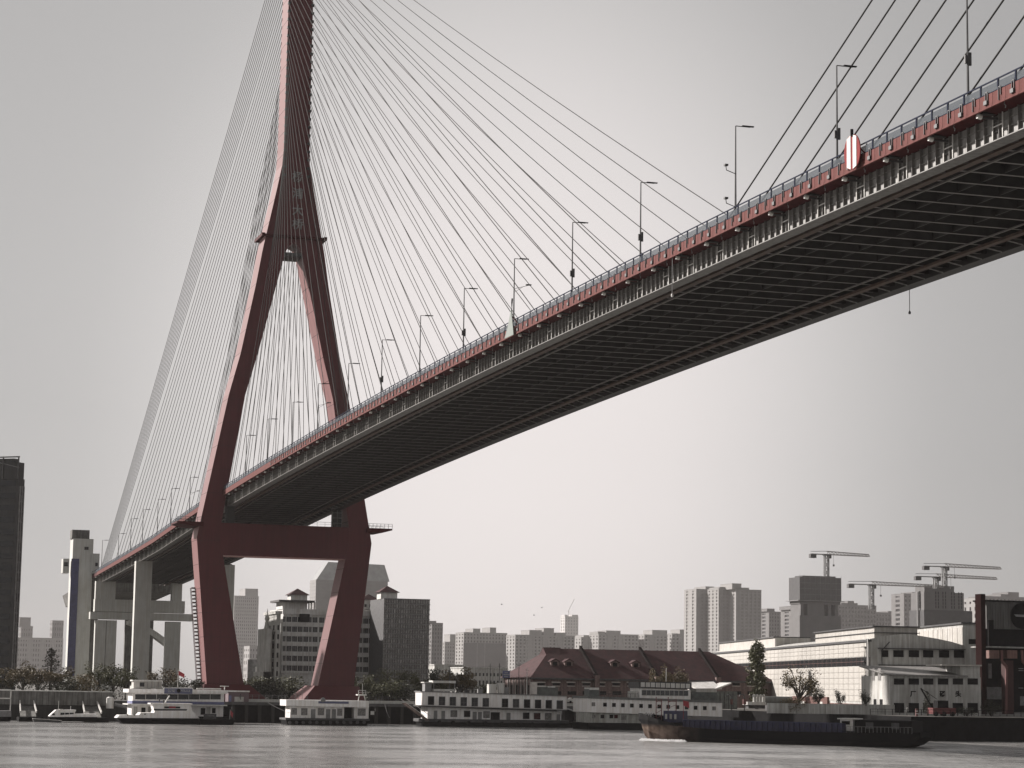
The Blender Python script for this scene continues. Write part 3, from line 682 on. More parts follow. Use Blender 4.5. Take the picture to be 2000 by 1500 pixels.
# ornate left wing
fr = Fr('apartment_wing', 'narrow ornate pale building with a small statue-like finial left of the hotel', 'building', X=HX + 12, px=536, z0=GZ)
w = fr.uw(547, 1250)[0]; h = fr.uw(540, 1199)[1]
MB().box(0, w, 0, 20, 0, h).box(-.5, w + .4, -.5, 20.4, h, h + 1).build('wall', PALE, fr.o)
for k in range(12):
    z = 4 + k * 3.1
    if z > h - 3: break
    MB().box(w * .3, w * .7, -.06, -.002, z, z + 1.7).build('window', DARK, fr.o)
    MB().box(-.06, -.002, 3, 5, z, z + 1.7).box(-.06, -.002, 10, 12, z, z + 1.7).build('window', DARK, fr.o)
    MB().box(-.8, -.062, 2, 13, z - .5, z - .2).build('balcony', PALE, fr.o)
MB().box(-3.5, -.9, 2, 14, 0, h - 5).build('side_wing', PALE, fr.o)
MB().tube([(-2, 6, h - 5), (-2, 6, h - 2.5), (-2, 6, h - 1.5), (-2, 6, h), (-2, 6, h + 2)], [1.1, .5, .9, .3, .05], 8).build('finial', PALE, fr.o)
# glass slab
fr = Fr('glass_slab_building', 'gridded glass building with glinting panes right of the far pylon leg', 'building', X=HX + 20, px=746, z0=GZ)
GL = mat('pale_reflection_pane', (.30, .295, .285), .25, var=.35, scale=.4, spec=.6)  # pale base colour stands in for bright reflections in the glass
w = fr.uw(839, 1250)[0]; h = fr.uw(790, 1170)[1]; D_ = 20
MB().box(.1, w - .1, .35, D_, 0, h).build('wall', DGREY, fr.o)
rng = random.Random(3); nC, nR = 19, 20
cells = [(c, r_) for c in range(nC) for r_ in range(nR)]
cells.sort(key=lambda q: -q[1])
stf = MB()
for n_, (c, r_) in enumerate(cells):
    u0, u1 = w * c / nC + .12, w * (c + 1) / nC - .12; z0_, z1_ = h * r_ / nR + .25, h * (r_ + 1) / nR - .2
    tl, tz = rng.uniform(-.07, .07), rng.uniform(-.05, .05)
    m_ = stf if n_ >= 295 else MB()
    m_.add([(u0, .18 + tl, z0_), (u1, .18 - tl, z0_), (u1, .18 - tl + tz, z1_), (u0, .18 + tl + tz, z1_), (u0, .33, z0_), (u1, .33, z0_), (u1, .33, z1_), (u0, .33, z1_)], [(0, 1, 2, 3), (0, 4, 5, 1), (1, 5, 6, 2), (2, 6, 7, 3), (3, 7, 4, 0)])
    if m_ is not stf: m_.build('glass_pane', CURT if rng.random() < .5 else GL, fr.o)  # half the panes paler at random, as painted glints
stf.build('glass_pane', GL, fr.o, kind='stuff')
b = MB()
for r_ in range(nR + 1): b.box(0, w, 0, .3, h * r_ / nR - .15, h * r_ / nR + .15)
b.build('floor_band', GREY, fr.o, kind='stuff')
b = MB(); u0, u1, z0_, z1_ = fr.r(744, 1157, 776, 1170, 4); b.box(u0, u1, 4, 4 + u1 - u0, h, z1_); b.build('lantern', WHITE, fr.o)
zt = fr.uw(760, 1144, 5)[1]; um, vm = (u0 + u1) / 2, 4 + (u1 - u0) / 2
MB().loft([[(u0 - .8, 3.2, z1_), (u1 + .8, 3.2, z1_), (u1 + .8, 4.8 + u1 - u0, z1_), (u0 - .8, 4.8 + u1 - u0, z1_)], [(um - .1, vm - .1, zt), (um + .1, vm - .1, zt), (um + .1, vm + .1, zt), (um - .1, vm + .1, zt)]]).build('pyramid_roof', ROOF, fr.o)
# small dark drum building between the legs
fr = Fr('drum_building', 'small dark rounded building low between the pylon legs', 'building', X=-260, px=495, z0=GZ)
h = fr.uw(495, 1288)[1]; MB().tube([(0, 3, 0), (0, 3, h)], fr.uw(506, 1300)[0], 20).build('wall', GREY, fr.o); MB().box(-.4, .4, -5.6, -4.4, h * .35, h * .8).build('window', WHITE, fr.o)
fr = Fr('low_block', 'low pale flat-roofed block under the drum building', 'building', X=-200, px=505, z0=GZ); MB().box(0, fr.uw(530, 1310)[0], 0, 10, 0, fr.uw(515, 1312)[1]).build('wall', PALE, fr.o); MB().box(.4, 2.4, -.05, -.002, .6, 2.2).build('window', DARK, fr.o)
# row of blocks to the right
tower('apartment_block', 'hazy block tucked against the right side of the gridded glass building', -620, 841, 864, 1217, APTD, 16, 4, 16, [(839, 852, 1213)], group=AP)
tower('apartment_block', 'low hazy block with one narrow raised core, second right of the glass building', -1100, 867, 902, 1254, APT, 13, 7, 18, [(879, 894, 1239)], group=AP)
tower('apartment_block', 'netted dark block with two small rooftop huts, pale top storeys', -900, 904, 990, 1236, APT, 16, 14, 20, [(924, 938, 1228), (957, 969, 1226)], group=AP)
fr = Fr('scaffold_net', 'dark netting wrapped round the lower part of the block with two rooftop huts', 'netting', X=547 - 1447 * FARK + 1.5, px=904, z0=GZ)
b = MB(); fr.bx(b, 904.5, 1256, 989, 1345, -.9, -.4); b.build('net_sheet', NET, fr.o)
for a in (946, 931): b = MB(); fr.bx(b, a, 1256, a + 1, 1345, -1.0, -.92); b.build('seam', GREY, fr.o)
tower('apartment_block', 'thin strip of hazy block right of the netted block', -1300, 991, 998, 1249, APT, 12, 2, 18, group=AP)
tower('apartment_block', 'wide pale-edged block with three stepped huts behind the left gable of the red-roofed warehouse', -860, 1005, 1122, 1241, APT, 16, 16, 20, [(1034, 1058, 1231), (1062, 1082, 1227), (1086, 1105, 1236)], bay=(4, 8, 12), group=AP)
tower('apartment_block', 'short hazy block left of its taller twin above the warehouse ridge', -1000, 1134, 1162, 1245, APT, 15, 5, 20, [(1140, 1160, 1241)], group=AP, bay=(2,))
tower('apartment_block', 'hazy block with one big square hut above the middle of the warehouse ridge', -980, 1168, 1247, 1239, APT, 16, 11, 20, [(1168, 1182, 1234), (1184, 1212, 1232)], group=AP, bay=(3, 6))
tower('apartment_block', 'hazy block with a square hut, next right of the big-hutted one', -980, 1258, 1303, 1240, APT, 16, 6, 20, [(1274, 1303, 1231)], group=AP, bay=(2,))
tower('apartment_block', 'hazy block with a square hut at the left foot of the tall slab blocks', -990, 1312, 1356, 1238, APT, 16, 6, 20, [(1328, 1356, 1230)], group=AP, bay=(3,))
fr = tower('skyscraper_under_construction', 'very faint tower under construction on the horizon', -7000, 1102, 1129, 1204, HAZEC, 24, 5, 50, [(1103, 1109, 1201), (1117, 1129, 1201)], sidecols=2, gm=APT2)
MB().bar((fr.w * .4, 20, fr.h), (fr.w * .4, 20, fr.h + 20), 2).bar((fr.w * .35, 20, fr.h + 18), (fr.w * .8, 20, fr.h + 62), 1.6).build('luffing_crane', HAZEC, fr.o)
tower('apartment_tower', 'tall slab block with a lit striped left edge, left one of the joined pair', -620, 1359, 1400, 1151, APT2, 30, 5, 18, [(1378, 1395, 1146)], bay=(0, 5), sidecols=2, gm=CURT)
tower('apartment_tower', 'middle tall slab block set back between its two joined neighbours', -600, 1403, 1431, 1150, APT, 30, 4, 16, [(1405, 1430, 1147)], bay=(0, 4), gm=CURT)
tower('apartment_tower', 'tallest right-hand block of the joined slab group with a rooftop hut', -590, 1437, 1487, 1152, APT2, 30, 6, 18, [(1430, 1448, 1140), (1437, 1463, 1148)], bay=(0,), gm=CURT)
tower('apartment_block', 'block with a bright lit end wall just right of the tall slab group', -760, 1502, 1538, 1195, APTD, 22, 7, 16, [(1498, 1513, 1189)], sidecols=1)
tower('apartment_block', 'long flat-roofed block with a bright lit end wall under the first crane', -700, 1549, 1625, 1192, APTD, 22, 14, 18, [(1544, 1550, 1184), (1556, 1566, 1184)], sidecols=1)
tower('apartment_block', 'dark block behind the first crane tower, right part with a stepped roof', -820, 1626, 1712, 1182, APTD, 20, 14, 18, [(1643, 1675, 1178), (1656, 1668, 1174)])
tower('apartment_block', 'long low dark block fading right behind the factory roof', -850, 1700, 1792, 1197, APTD, 18, 16, 18, [(1735, 1748, 1194)])
# concrete towers being built
def netted(label, X, px0, px1, ytop, yskirt, ybase, px2=None):
    X = 547 - (547 - X) * 1.5
    fr = Fr('tower_under_construction', label, 'building', X=X, px=px0, z0=GZ)
    w = fr.uw(px1, 1200)[0]; h = fr.uw(1600, ytop)[1]; hs = fr.uw(1600, yskirt)[1]; hb = fr.uw(1600, ybase)[1]
    MB().box(0, w, 0, 24, hs, h).box(w * .1, w * .9, 3, 20, h, h + 1.6).build('net_sheet', NET, fr.o)
    MB().box(-2.5, w + 2.5, -2.5, 26.5, hs - .6, hs - .1).build('safety_fan', GREY, fr.o)
    g = MB().box(.5, w - .5, .5, 23.5, hs - 3.4, hs - .7)
    for k in range(6): g.box(w * (k / 6 + .03), w * (k / 6 + .10), .6, 23, hb - 8, hs - 3.4)
    g.box(w * .25, w * .6, .55, 23, hb - 8, hs - 3.45); g.build('concrete_frame', APTD, fr.o)
    MB().box(.2, w - .2, .2, 23.8, 0, hb - 8).build('wall', APTD, fr.o)
    s = MB()
    for k in range(9): s.box(w * k / 8 - .08, w * k / 8 + .08, -.3, -.1, hs, h + 2.2)
    for k in range(5): s.box(-.1, w + .1, -.3, -.12, hs + (h - hs) * k / 4, hs + (h - hs) * k / 4 + .15)
    s.build('scaffold_pole', GREY, fr.o, kind='stuff')
    return fr
netted('square concrete tower wrapped in dark netting below the first crane', -740, 1562, 1643, 1128, 1173, 1186)
fr = Fr('tower_under_construction', 'stepped concrete block with open window holes below the two right cranes', 'building', X=-1000, px=1807, z0=GZ)
w = fr.uw(1883, 1180)[0]; h = fr.uw(1840, 1157)[1]; hl = fr.uw(1840, 1192)[1]; hm_ = fr.uw(1840, 1144)[1]
MB().box(0, w, .3, 22, hl, h).box(w * .05, w * .8, 3, 18, h, hm_).build('wall', APTD, fr.o)
MB().box(-.5, w * 1.2, -.4, 24, 0, hl).build('podium', NET, fr.o)
for r_ in range(5):
    for a in (1827, 1832, 1841, 1846, 1858, 1863, 1872, 1877):
        u = fr.uw(a, 1170)[0]; zz = hl + 1.5 + r_ * (h - hl) / 5.2; MB().box(u, u + .9, .2, .298, zz, zz + 2.2).build('window_opening', DARK, fr.o)
for r_ in range(5): MB().box(-.08, -.002, 6, 9, hl + 1.5 + r_ * (h - hl) / 5.2, hl + 4 + r_ * (h - hl) / 5.2).build('window_opening', DARK, fr.o)
MB().bar((-1.5, 8, 0), (-1.5, 8, h), 1).build('hoist_mast', GREY, fr.o)
tower('apartment_block', 'slim pale hazy block just left of the stepped concrete block', -780, 1767, 1804, 1160, APTD, 22, 5, 18, [(1782, 1804, 1157)], sidecols=1)
tower('apartment_block', 'hazy block with stepped roofs above the dark plant at the right edge', -640, 1926, 2010, 1166, APTD, 20, 12, 20, [(1955, 1975, 1161), (1969, 1990, 1157)])
tower('apartment_block', 'thin pale block squeezed left of the red-brown column', -500, 1912, 1916, 1168, APT2, 14, 2, 16)
tower('office_building', 'low pale hazy building at the foot of the glass slab', -420, 848, 905, 1300, PALE, 3, 9, 20)
tower('office_building', 'low pale hall behind the trees left of the blue billboard', -380, 905, 990, 1306, PALE, 3, 12, 20)
# cranes
CG = 'tower cranes over the building sites'
def crane(label, X, pxm, yj, pl, pr_, ybase, hook):
    fr = Fr('tower_crane', label, 'crane', X=X, px=pxm, z0=GZ, group=CG)
    zj = fr.uw(pxm, yj)[1]; u0 = fr.uw(pl, yj)[0]; u1 = fr.uw(pr_, yj + 4)[0]; zb = fr.uw(pxm, ybase)[1]; k = (547 - X) / 1250; W2 = 1.1 * k
    m_ = MB()
    for a in (-W2, W2):
        for c in (-W2, W2): m_.bar((a, c, zb), (a, c, zj), .6 * k)
    n = int((zj - zb) / (2.4 * k)); 
    for i in range(n):
        z = zb + i * 2.4 * k; s_ = 1 if i % 2 else -1
        m_.bar((-s_ * W2, -W2, z), (s_ * W2, -W2, z + 2.4 * k), .36 * k); m_.bar((-W2, -W2, z), (W2, -W2, z), .22 * k)
    m_.build('mast', GREY, fr.o)
    j = MB(); zt = zj + 2.0 * k
    for a in (-W2, W2): j.bar((0, a, zj), (u1, a, zj - .3), .5 * k)
    j.bar((0, 0, zt), (u1, 0, zj + .9 * k), .5 * k)
    n = int(u1 / (2.34 * k))
    for i in range(n):
        a, c = u1 * i / n, u1 * (i + 1) / n; zc = zt + (zj + .9 * k - zt) * (i + .5) / n
        j.bar((a, -W2, zj), ((a + c) / 2, 0, zc), .34 * k); j.bar(((a + c) / 2, 0, zc), (c, -W2, zj), .34 * k)
    j.build('jib', mat('crane_pale_paint', (.34, .32, .31), .6), fr.o)
    c_ = MB().bar((u0, -W2, zj), (0, -W2, zj), .5 * k).bar((u0, W2, zj), (0, W2, zj), .5 * k).bar((u0, 0, zj + 1.6 * k), (0, 0, zt), .3 * k)
    c_.build('counter_jib', GREY, fr.o)
    MB().box(u0 - .5, u0 + 3.4 * k, -1.4 * k, 1.4 * k, zj - 2.4 * k, zj - .1).build('counterweight', DGREY, fr.o)
    MB().box(W2, W2 + 1.8 * k, -1.2 * k, .8 * k, zj - 2.4 * k, zj - .2).build('cab', DGREY, fr.o)
    MB().box(-2 * k, 2 * k, -1.6 * k, 1.6 * k, zj - .6 * k, zj + .1).build('slewing_ring', DGREY, fr.o)
    uh = fr.uw(hook, yj)[0]; hk_ = MB().bar((uh, 0, zj), (uh, 0, zj - 6 * k), .14 * k).box(uh - .5 * k, uh + .5 * k, -.4 * k, .4 * k, zj - 7.2 * k, zj - 6 * k); hk_.build('hook', DGREY, fr.o)
crane('tower crane standing on the netted square tower, jib pointing right', -730, 1615, 1083, 1583, 1697, 1126, 1628)
crane('lowest tower crane, between the netted tower and the stepped block', -800, 1703, 1142, 1657, 1842, 1190, 1720)
crane('highest of the two overlapping right cranes', -660, 1847, 1107, 1804, 1954, 1145, 1864)
crane('lower of the two overlapping right cranes, its jib just beneath the other', -690, 1830, 1127, 1788, 1946, 1150, 1857)

# ================================================================ RED-ROOFED WAREHOUSE
WX = -18
fr = Fr('warehouse', 'long brick warehouse with a red hipped roof and little dormers', 'building', X=WX, px=1040, z0=GZ)
w = fr.uw(1508, 1350)[0]; e = fr.uw(1250, 1327)[1]; DV = 26
MB().box(0, w, 0, DV, 0, e).build('wall', BRICK, fr.o)
rz = fr.uw(1250, 1270, DV / 2)[1]; r0 = fr.uw(1075, 1270, DV / 2)[0]; r1 = fr.uw(1385, 1270, DV / 2)[0]
ov = .9
MB().add([(-ov, -ov, e), (w + ov, -ov, e), (w + ov, DV + ov, e), (-ov, DV + ov, e), (r0, DV / 2, rz), (r1, DV / 2, rz)], [(0, 1, 5, 4), (1, 2, 5), (2, 3, 4, 5), (3, 0, 4), (3, 2, 1, 0)]).build('roof', ROOF, fr.o)
MB().box(-ov - .05, w + ov + .05, -ov - .08, -ov + .1, e - .45, e + .02).build('gutter', DGREY, fr.o)
def rv(f): return (-ov + (DV / 2 + ov) * f), e + (rz - e) * f
v1, z1 = rv(.62)
g = MB().add([(r0 - 2.2, DV / 2 - 4.6, z1 + .2), (r0 - 2.2, DV / 2 + 4.6, z1 + .2), (r0 - 2.2, DV / 2, rz + .25), (r0 + 3, DV / 2, rz + .25), (r0 + .8, DV / 2 - 4.6, z1 + .3), (r0 + .8, DV / 2 + 4.6, z1 + .3)], [(0, 2, 1), (0, 4, 3, 2), (1, 2, 3, 5)])
g.build('gablet', ROOF, fr.o)
for p_, q_ in ((1134, 1152), (1249, 1272), (1364, 1392)):
    a = fr.uw(p_, 1270, DV / 2)[0]; c = fr.uw(q_, 1327, -ov)[0]
    a = c = (a + c) / 2 + 1
    MB().loft([[(a - .35, -ov - .1, e - .3), (a + .35, -ov - .1, e - .3), (a + .35, -ov - .1, e + .9), (a - .35, -ov - .1, e + .9)], [(a - .35, DV / 2, rz - .2), (a + .35, DV / 2, rz - .2), (a + .35, DV / 2, rz + .9), (a - .35, DV / 2, rz + .9)]]).build('fire_wall', mat('fire_wall_dark', (.016, .012, .012), .9, spec=.05), fr.o)
    MB().box(a - .7, a + .7, -1.1, -.02, 0, e + .9).build('pier', BRICK, fr.o)
for a in (1082, 1109, 1199, 1240):
    v, z = rv(.48); u = fr.uw(a, 1300, v)[0]
    d_ = MB().poly([(u - 1.15, z - .8), (u + 1.15, z - .8), (u + 1.15, z + .6), (u, z + 1.3), (u - 1.15, z + .6)], v - .9, v + 2.2).build('dormer', BRICK, fr.o)
    MB().poly([(u - 1.4, z + .45), (u, z + 1.2), (u + 1.4, z + .45), (u + 1.4, z + .62), (u, z + 1.38), (u - 1.4, z + .62)], v - 1.1, v + 3).build('dormer_roof', ROOF, d_)
    MB().box(u - .6, u + .6, v - .96, v - .902, z - .5, z + .5).build('dormer_window', DARK, d_)
for i in range(15):
    a = 1050 + i * 29.3 + (0 if i else 0)
    b = MB(); fr.bx(b, a, 1334, a + 14, 1339, -.06, -.002); wd = b.build('window', DARK, fr.o)
    b = MB(); fr.bx(b, a - 1.5, 1331.5, a + 15.5, 1333.7, -.2, -.003); b.build('lintel', TRIM, wd)
    b = MB(); fr.bx(b, a - .8, 1339.4, a + 14.8, 1340.6, -.2, -.003); b.build('sill', TRIM, wd)
    b = MB(); fr.bx(b, a, 1350, a + 17, 1357, -.06, -.002); b.build('lower_window', DARK, fr.o)
for k in range(5):
    v = 3 + k * 5
    for dv in (-.8, .8): MB().box(-.10, -.002, v + dv - .45, v + dv + .45, 1.2, 5.2).build('side_window', DARK, fr.o)
    MB().box(-.25, -.101, v - 1.6, v - 1.35, .6, e - .5).build('pilaster', TRIM, fr.o); MB().box(-.25, -.101, v + 1.35, v + 1.6, .6, e - .5).build('pilaster', TRIM, fr.o)

# ================================================================ WHITE FACTORY (its long side runs back from the river)
A0 = onX(1700, 1345, 92); B0 = onX(1392, 1345, -112)
dv_ = Vector((B0.x - A0.x, B0.y - A0.y)); yaw = math.degrees(math.atan2(dv_.y, dv_.x)) - 180
fr = Fr('factory_hall', 'large white factory hall with a gridded sunlit side and a long rooftop lantern', 'factory', pt=(A0.x, A0.y), yaw=yaw, z0=GZ)
Lh = dv_.length
def side(px, py): return fr.vw(px, py)        # on the long side
h0 = fr.uw(1705, 1248)[1]; wf = fr.uw(1887, 1290)[0]
hp = fr.uw(1772, 1238)[1]; hr = fr.uw(1886, 1262)[1]
arc = [(0, 0), (wf, 0), (wf, hr)] + [(wf * f, hr + (hp - hr) * math.sin(math.pi * (1 - f) * .62) ** .8 if f > .4 else h0 + (hp - h0) * math.sin(math.pi / 2 * f / .4)) for f in (.85, .7, .55, .4, .3, .15)] + [(0, h0)]
MB().poly(arc, 0, Lh).build('wall', PALE, fr.o)
# cladding panels on the lit side
zs_top = h0 - .7; rowsz = []
sT = side(1697, 1282)[1]; sB = side(1697, 1301)[1]; base = side(1697, 1371)[1]
up = 3; dn = 6
for i in range(up): rowsz.append((sT + (zs_top - sT) * i / up, sT + (zs_top - sT) * (i + 1) / up))
for i in range(dn): rowsz.append((base + (sB - base) * i / dn, base + (sB - base) * (i + 1) / dn))
nc = 40; vend = side(1394, 1290)[0]; cwid = vend / nc
pan = {}
far_p = MB(); cnt = 0
for c in range(nc):
    for (a, b2) in rowsz:
        if c < 31:
            key = round(b2 - a, 3)
            if key not in pan: pan[key] = MB().box(-.12, -.004, .04, cwid - .04, .04, (b2 - a) - .04).mesh('cladding_panel', CREAM)
            put('cladding_panel', pan[key], fr.o, (0, c * cwid, a)); cnt += 1
        else: far_p.box(-.12, -.004, c * cwid + .04, (c + 1) * cwid - .04, a + .04, b2 - .04)
far_p.build('cladding_panel', CREAM, fr.o, kind='stuff')
RB = mat('red_brown_glazing_bar', (.12, .05, .04), .6)
wm = MB().box(-.05, -.004, .1, cwid - .1, .1, sT - sB - .1).mesh('strip_window', DARK)
wb = MB().box(-.09, -.052, cwid / 2 - .05, cwid / 2 + .05, .1, sT - sB - .1).box(-.09, -.052, .1, cwid - .1, (sT - sB) / 2 - .04, (sT - sB) / 2 + .04).mesh('glazing_bar', RB)
for c in range(nc):
    p_ = put('strip_window', wm, fr.o, (0, c * cwid, sB)); put('glazing_bar', wb, p_)
wl = MB().box(-.05, -.004, .3, cwid - .3, 0, base - 1.2).mesh('low_window', RB)
for c in range(14): put('low_window', wl, fr.o, (0, c * cwid, .7))
MB().box(-.6, -.05, cwid * 8, cwid * 16, .2, base + .9).build('porch', RB, fr.o)
MB().box(-.65, -.61, cwid * 9, cwid * 9.7, .3, base - .3).build('porch_door', WHITE, fr.o); MB().box(-.65, -.61, cwid * 13, cwid * 14, .3, base - .3).build('porch_door', WHITE, fr.o)
# parapet roof edge, downpipes, corner pilasters
MB().box(-.5, .3, -.2, vend + 1, h0 - .6, h0 - .1).build('eaves', DGREY, fr.o)
for u, m_ in ((-.35, WHITE), (-.0, WHITE)): pass
MB().tube([(-.35, .3, 0), (-.35, .3, h0)], .22, 8).build('downpipe', WHITE, fr.o); MB().tube([(-.35, 1.6, 0), (-.35, 1.6, h0)], .16, 8).build('downpipe', GREY, fr.o)
# rooftop lantern
lz0 = h0 + .1; lz1 = fr.uw(1700, 1231, 2)[1] + 1.6
uL0, uL1 = wf * .05, wf * .5
v0L = side(1712, 1240)[0] if False else .5; v1L = vend * .30
MB().box(uL0, uL1, v0L, v1L, h0 - .5, lz1 - .9).build('roof_lantern', CREAM, fr.o)
MB().box(uL0 - .5, uL1 + .5, v0L - .4, v1L + .4, lz1 - .899, lz1 - .6).box(uL0 - .3, uL1 + .5, v0L - .4, v1L + .4, lz1 - 2.2, lz1 - 2.05).build('lantern_roof', DGREY, fr.o)
MB().box(uL0, uL1, vend * .55, vend * .98, h0 - .5, lz1 - .9).build('roof_lantern', CREAM, fr.o)
MB().box(uL0 - .4, uL1, vend * .55, vend * .98, lz1 - .899, lz1 - .6).build('lantern_roof', DGREY, fr.o)
# ladder on the side
l_ = MB()
for a, b2 in (((5, 3.5)), ((3.5, 5)), ((5, 3.5))): pass
zz = [2, 5.2, 8.4, 11.6, 14.8]
for i in range(4): l_.bar((-.3, 3 + (i % 2) * 1.6, zz[i]), (-.3, 4.6 - (i % 2) * 1.6, zz[i + 1]), .12); l_.box(-.8, -.13, 2.6, 5.2, zz[i + 1], zz[i + 1] + .1)
l_.build('side_stair', DGREY, fr.o)
# front windows on the gable wall
for a in (1722, 1745, 1775, 1803, 1834, 1863):
    b = MB(); fr.bx(b, a, 1270, a + (13 if a == 1722 else 20), 1283 + (a - 1722) * .012, -.08, -.002); b.build('gable_window', DARK, fr.o)
b = MB(); fr.bx(b, 1716, 1266.5, 1886, 1268.5, -.7, -.003); b.build('canopy', DGREY, fr.o)
b = MB(); fr.bx(b, 1716, 1299, 1880, 1301, -.3, -.003); b.build('ledge', DGREY, fr.o)
MB().tube([(wf * .12, -.2, 6), (wf * .12, -.2, h0 - 2.5), (wf * .2, -.2, h0 - .6)], .12, 6).build('downpipe', DGREY, fr.o)
# front annex with the characters
ax = Fr('factory_annex', 'low white annex in front of the hall with black characters and dark doors', 'factory', pt=(118, onX(1739, 1345, 118).y), yaw=yaw * .6, z0=GZ)
w = ax.uw(1916, 1350)[0]; hL = ax.uw(1745, 1320)[1]; hR = ax.uw(1880, 1322)[1]
DA = 19
MB().box(0, w, 0, DA, 0, hL).build('wall', PALE, ax.o)
MB().loft([[(-.5, -.5, hL), (w * .85, -.5, hL), (w * .85, -.5, hL + .3), (-.5, -.5, hL + .3)], [(-.5, DA, hL + 2.0), (w * .85, DA, hL + 2.0), (w * .85, DA, hL + 2.3), (-.5, DA, hL + 2.3)]]).build('roof', mat('annex_roof', (.24, .235, .23), .8, streak=.3), ax.o)
u0, u1, z0_, z1_ = ax.r(1877, 1301, 1915, 1322, 0); MB().box(u0, u1, .3, 9, hL, z1_).build('raised_bay', PALE, ax.o)
MB().box(u0 - 4.4, u1 + .3, -.1, 9.5, z1_, z1_ + .3).build('bay_roof', CREAM, ax.o)
for a in (1746, 1775, 1803, 1832, 1861, 1890):
    b = MB(); ax.bx(b, a, 1325, a + 20, 1337, -.08, -.002); b.build('window', DARK, ax.o)
    b = MB(); ax.bx(b, a, 1373, a + 20, 1392, -.08, -.002); b.build('door', DARK, ax.o)
for k, (va, za) in enumerate(((6, 5.2), (10, 5.2), (5, .6), (9, .6))): MB().box(-.06, -.002, va, va + 1.8, za + (2.0 if k < 2 else 0), za + (2.0 if k < 2 else 0) + 2.6).build('side_window', CURT if k < 2 else DARK, ax.o)
for ch, px_ in (('厂', 1783.5), ('码', 1841), ('头', 1871.5)):
    u, z = ax.uw(px_, 1356); text(ch, 1.35, BLACK, 'lettering', ax.o, (u, -.05, z), FRONT, .03, .05)
# upper hall behind and the tall corner
bk = Fr('factory_back_hall', 'white factory hall behind with a sunlit upper wall beside the red-brown column', 'factory', X=70, px=1882, z0=GZ, yaw=yaw)
w = bk.uw(1913, 1250)[0]; h = bk.uw(1900, 1219)[1]
MB().box(0, w, 0, 90, 0, h).build('wall', PALE, bk.o)
MB().box(-.5, w + .3, -.4, 90, h, h + .4).build('roof', DGREY, bk.o)
for c in range(14): MB().box(-.1, -.004, c * 4.4 + .1, c * 4.4 + 4.2, h - 6.0, h - .8).build('cladding_panel', CREAM, bk.o)
b = MB(); bk.bx(b, 1892, 1248, 1906, 1258, -.06, -.002); b.build('window', DARK, bk.o)
# ================================================================ DARK PLANT AT THE RIGHT EDGE
pl = Fr('industrial_plant', 'dark riveted industrial shed with red-brown steel columns at the right edge', 'factory', X=112, px=1921, z0=GZ)
CLAD = mat('corrugated_grey_cladding', (.12, .12, .118), .7, streak=.3, vs=(1, 1, .1))
b = MB(); pl.bx(b, 1927, 1177, 2100, 1230, 4, 8); b.build('cladding', CLAD, pl.o)
rb_ = MB()
for k in range(26): pl.bx(rb_, 1929 + k * 5.2, 1179, 1930.6 + k * 5.2, 1229, 3.85, 3.998)
rb_.build('cladding_rib', CLAD, pl.o, kind='stuff')
b = MB(); pl.bx(b, 1920, 1174, 2100, 1177, 3.4, 8); b.build('roof_edge', BLACK, pl.o)
b = MB(); pl.bx(b, 1924, 1230, 2100, 1264, 4.5, 8); b.build('dark_band', BLACK, pl.o)
b = MB(); pl.bx(b, 1926, 1266, 2100, 1392, 6.5, 9); b.build('wall', BLACK, pl.o)
b = MB(); pl.bx(b, 1917, 1160, 1926, 1395, 0, 2.5); b.build('column', mat('dark_column_paint', (.018, .006, .006), .9, spec=.05), pl.o)
b = MB(); pl.bx(b, 1927, 1264, 2100, 1266, 1, 8); b.build('lower_roof', PALE, pl.o)
b = MB(); pl.bx(b, 1931, 1211, 1941, 1262, 3.4, 3.9); b.build('duct', BLACK, pl.o)
# round plate with a pale patch on the cladding
u, z = pl.uw(1997, 1203, 3.6); MB().tube([(u, 3.5, z), (u, 3.8, z)], 2.9, 28).build('round_plate', BLACK, pl.o)
MB().loft([[(u - 2.2, 3.42, z + .3), (u + 2, 3.42, z + .25), (u + 2, 3.49, z + .25), (u - 2.2, 3.49, z + .3)], [(u - 1.7, 3.42, z - .2), (u + 2, 3.42, z - .25), (u + 2, 3.49, z - .25), (u - 1.7, 3.49, z - .2)]]).build('plate_mark', GREY, pl.o)
for a in (1932, 1967):
    u0, z0_ = pl.uw(a, 1270, 1.5); b = MB(); pl.bx(b, a, 1270, a + 20, 1286, 1.5, 4)
    b.build('hopper', mat('pink_brown_paint', (.22, .12, .10), .7, streak=.3), pl.o)
for (xa, ya, xb_, yb) in ((1956, 1270, 1957, 1292), (1957, 1292, 1966, 1302), (1966, 1302, 1965, 1395), (1996, 1270, 1997, 1292), (1997, 1292, 2005, 1302)):
    p0, p1 = pl.uw(xa, ya, .8), pl.uw(xb_, yb, .8); MB().bar((p0[0], .8, p0[1]), (p1[0], .8, p1[1]), .35, .5).build('strut', PINK, pl.o)
b = MB(); pl.bx(b, 1965, 1290, 1980, 1395, 1.2, 3.2); b.build('column', mat('oxide_red_column', (.045, .012, .011), .8), pl.o)
for (a, c, d2, e2) in ((1931, 1296, 1937, 1325), (1928, 1342, 1963, 1366), (1993, 1360, 2004, 1378)): b = MB(); pl.bx(b, a, c, d2, e2, 6.3, 6.49); b.build('pale_panel', GREY, pl.o)
for k in range(3): b = MB(); pl.bx(b, 1990, 1305 + k * 4 + (k > 1) * 30, 1999, 1306.5 + k * 4 + (k > 1) * 30, 6.3, 6.49); b.build('pale_strip', GREY, pl.o)
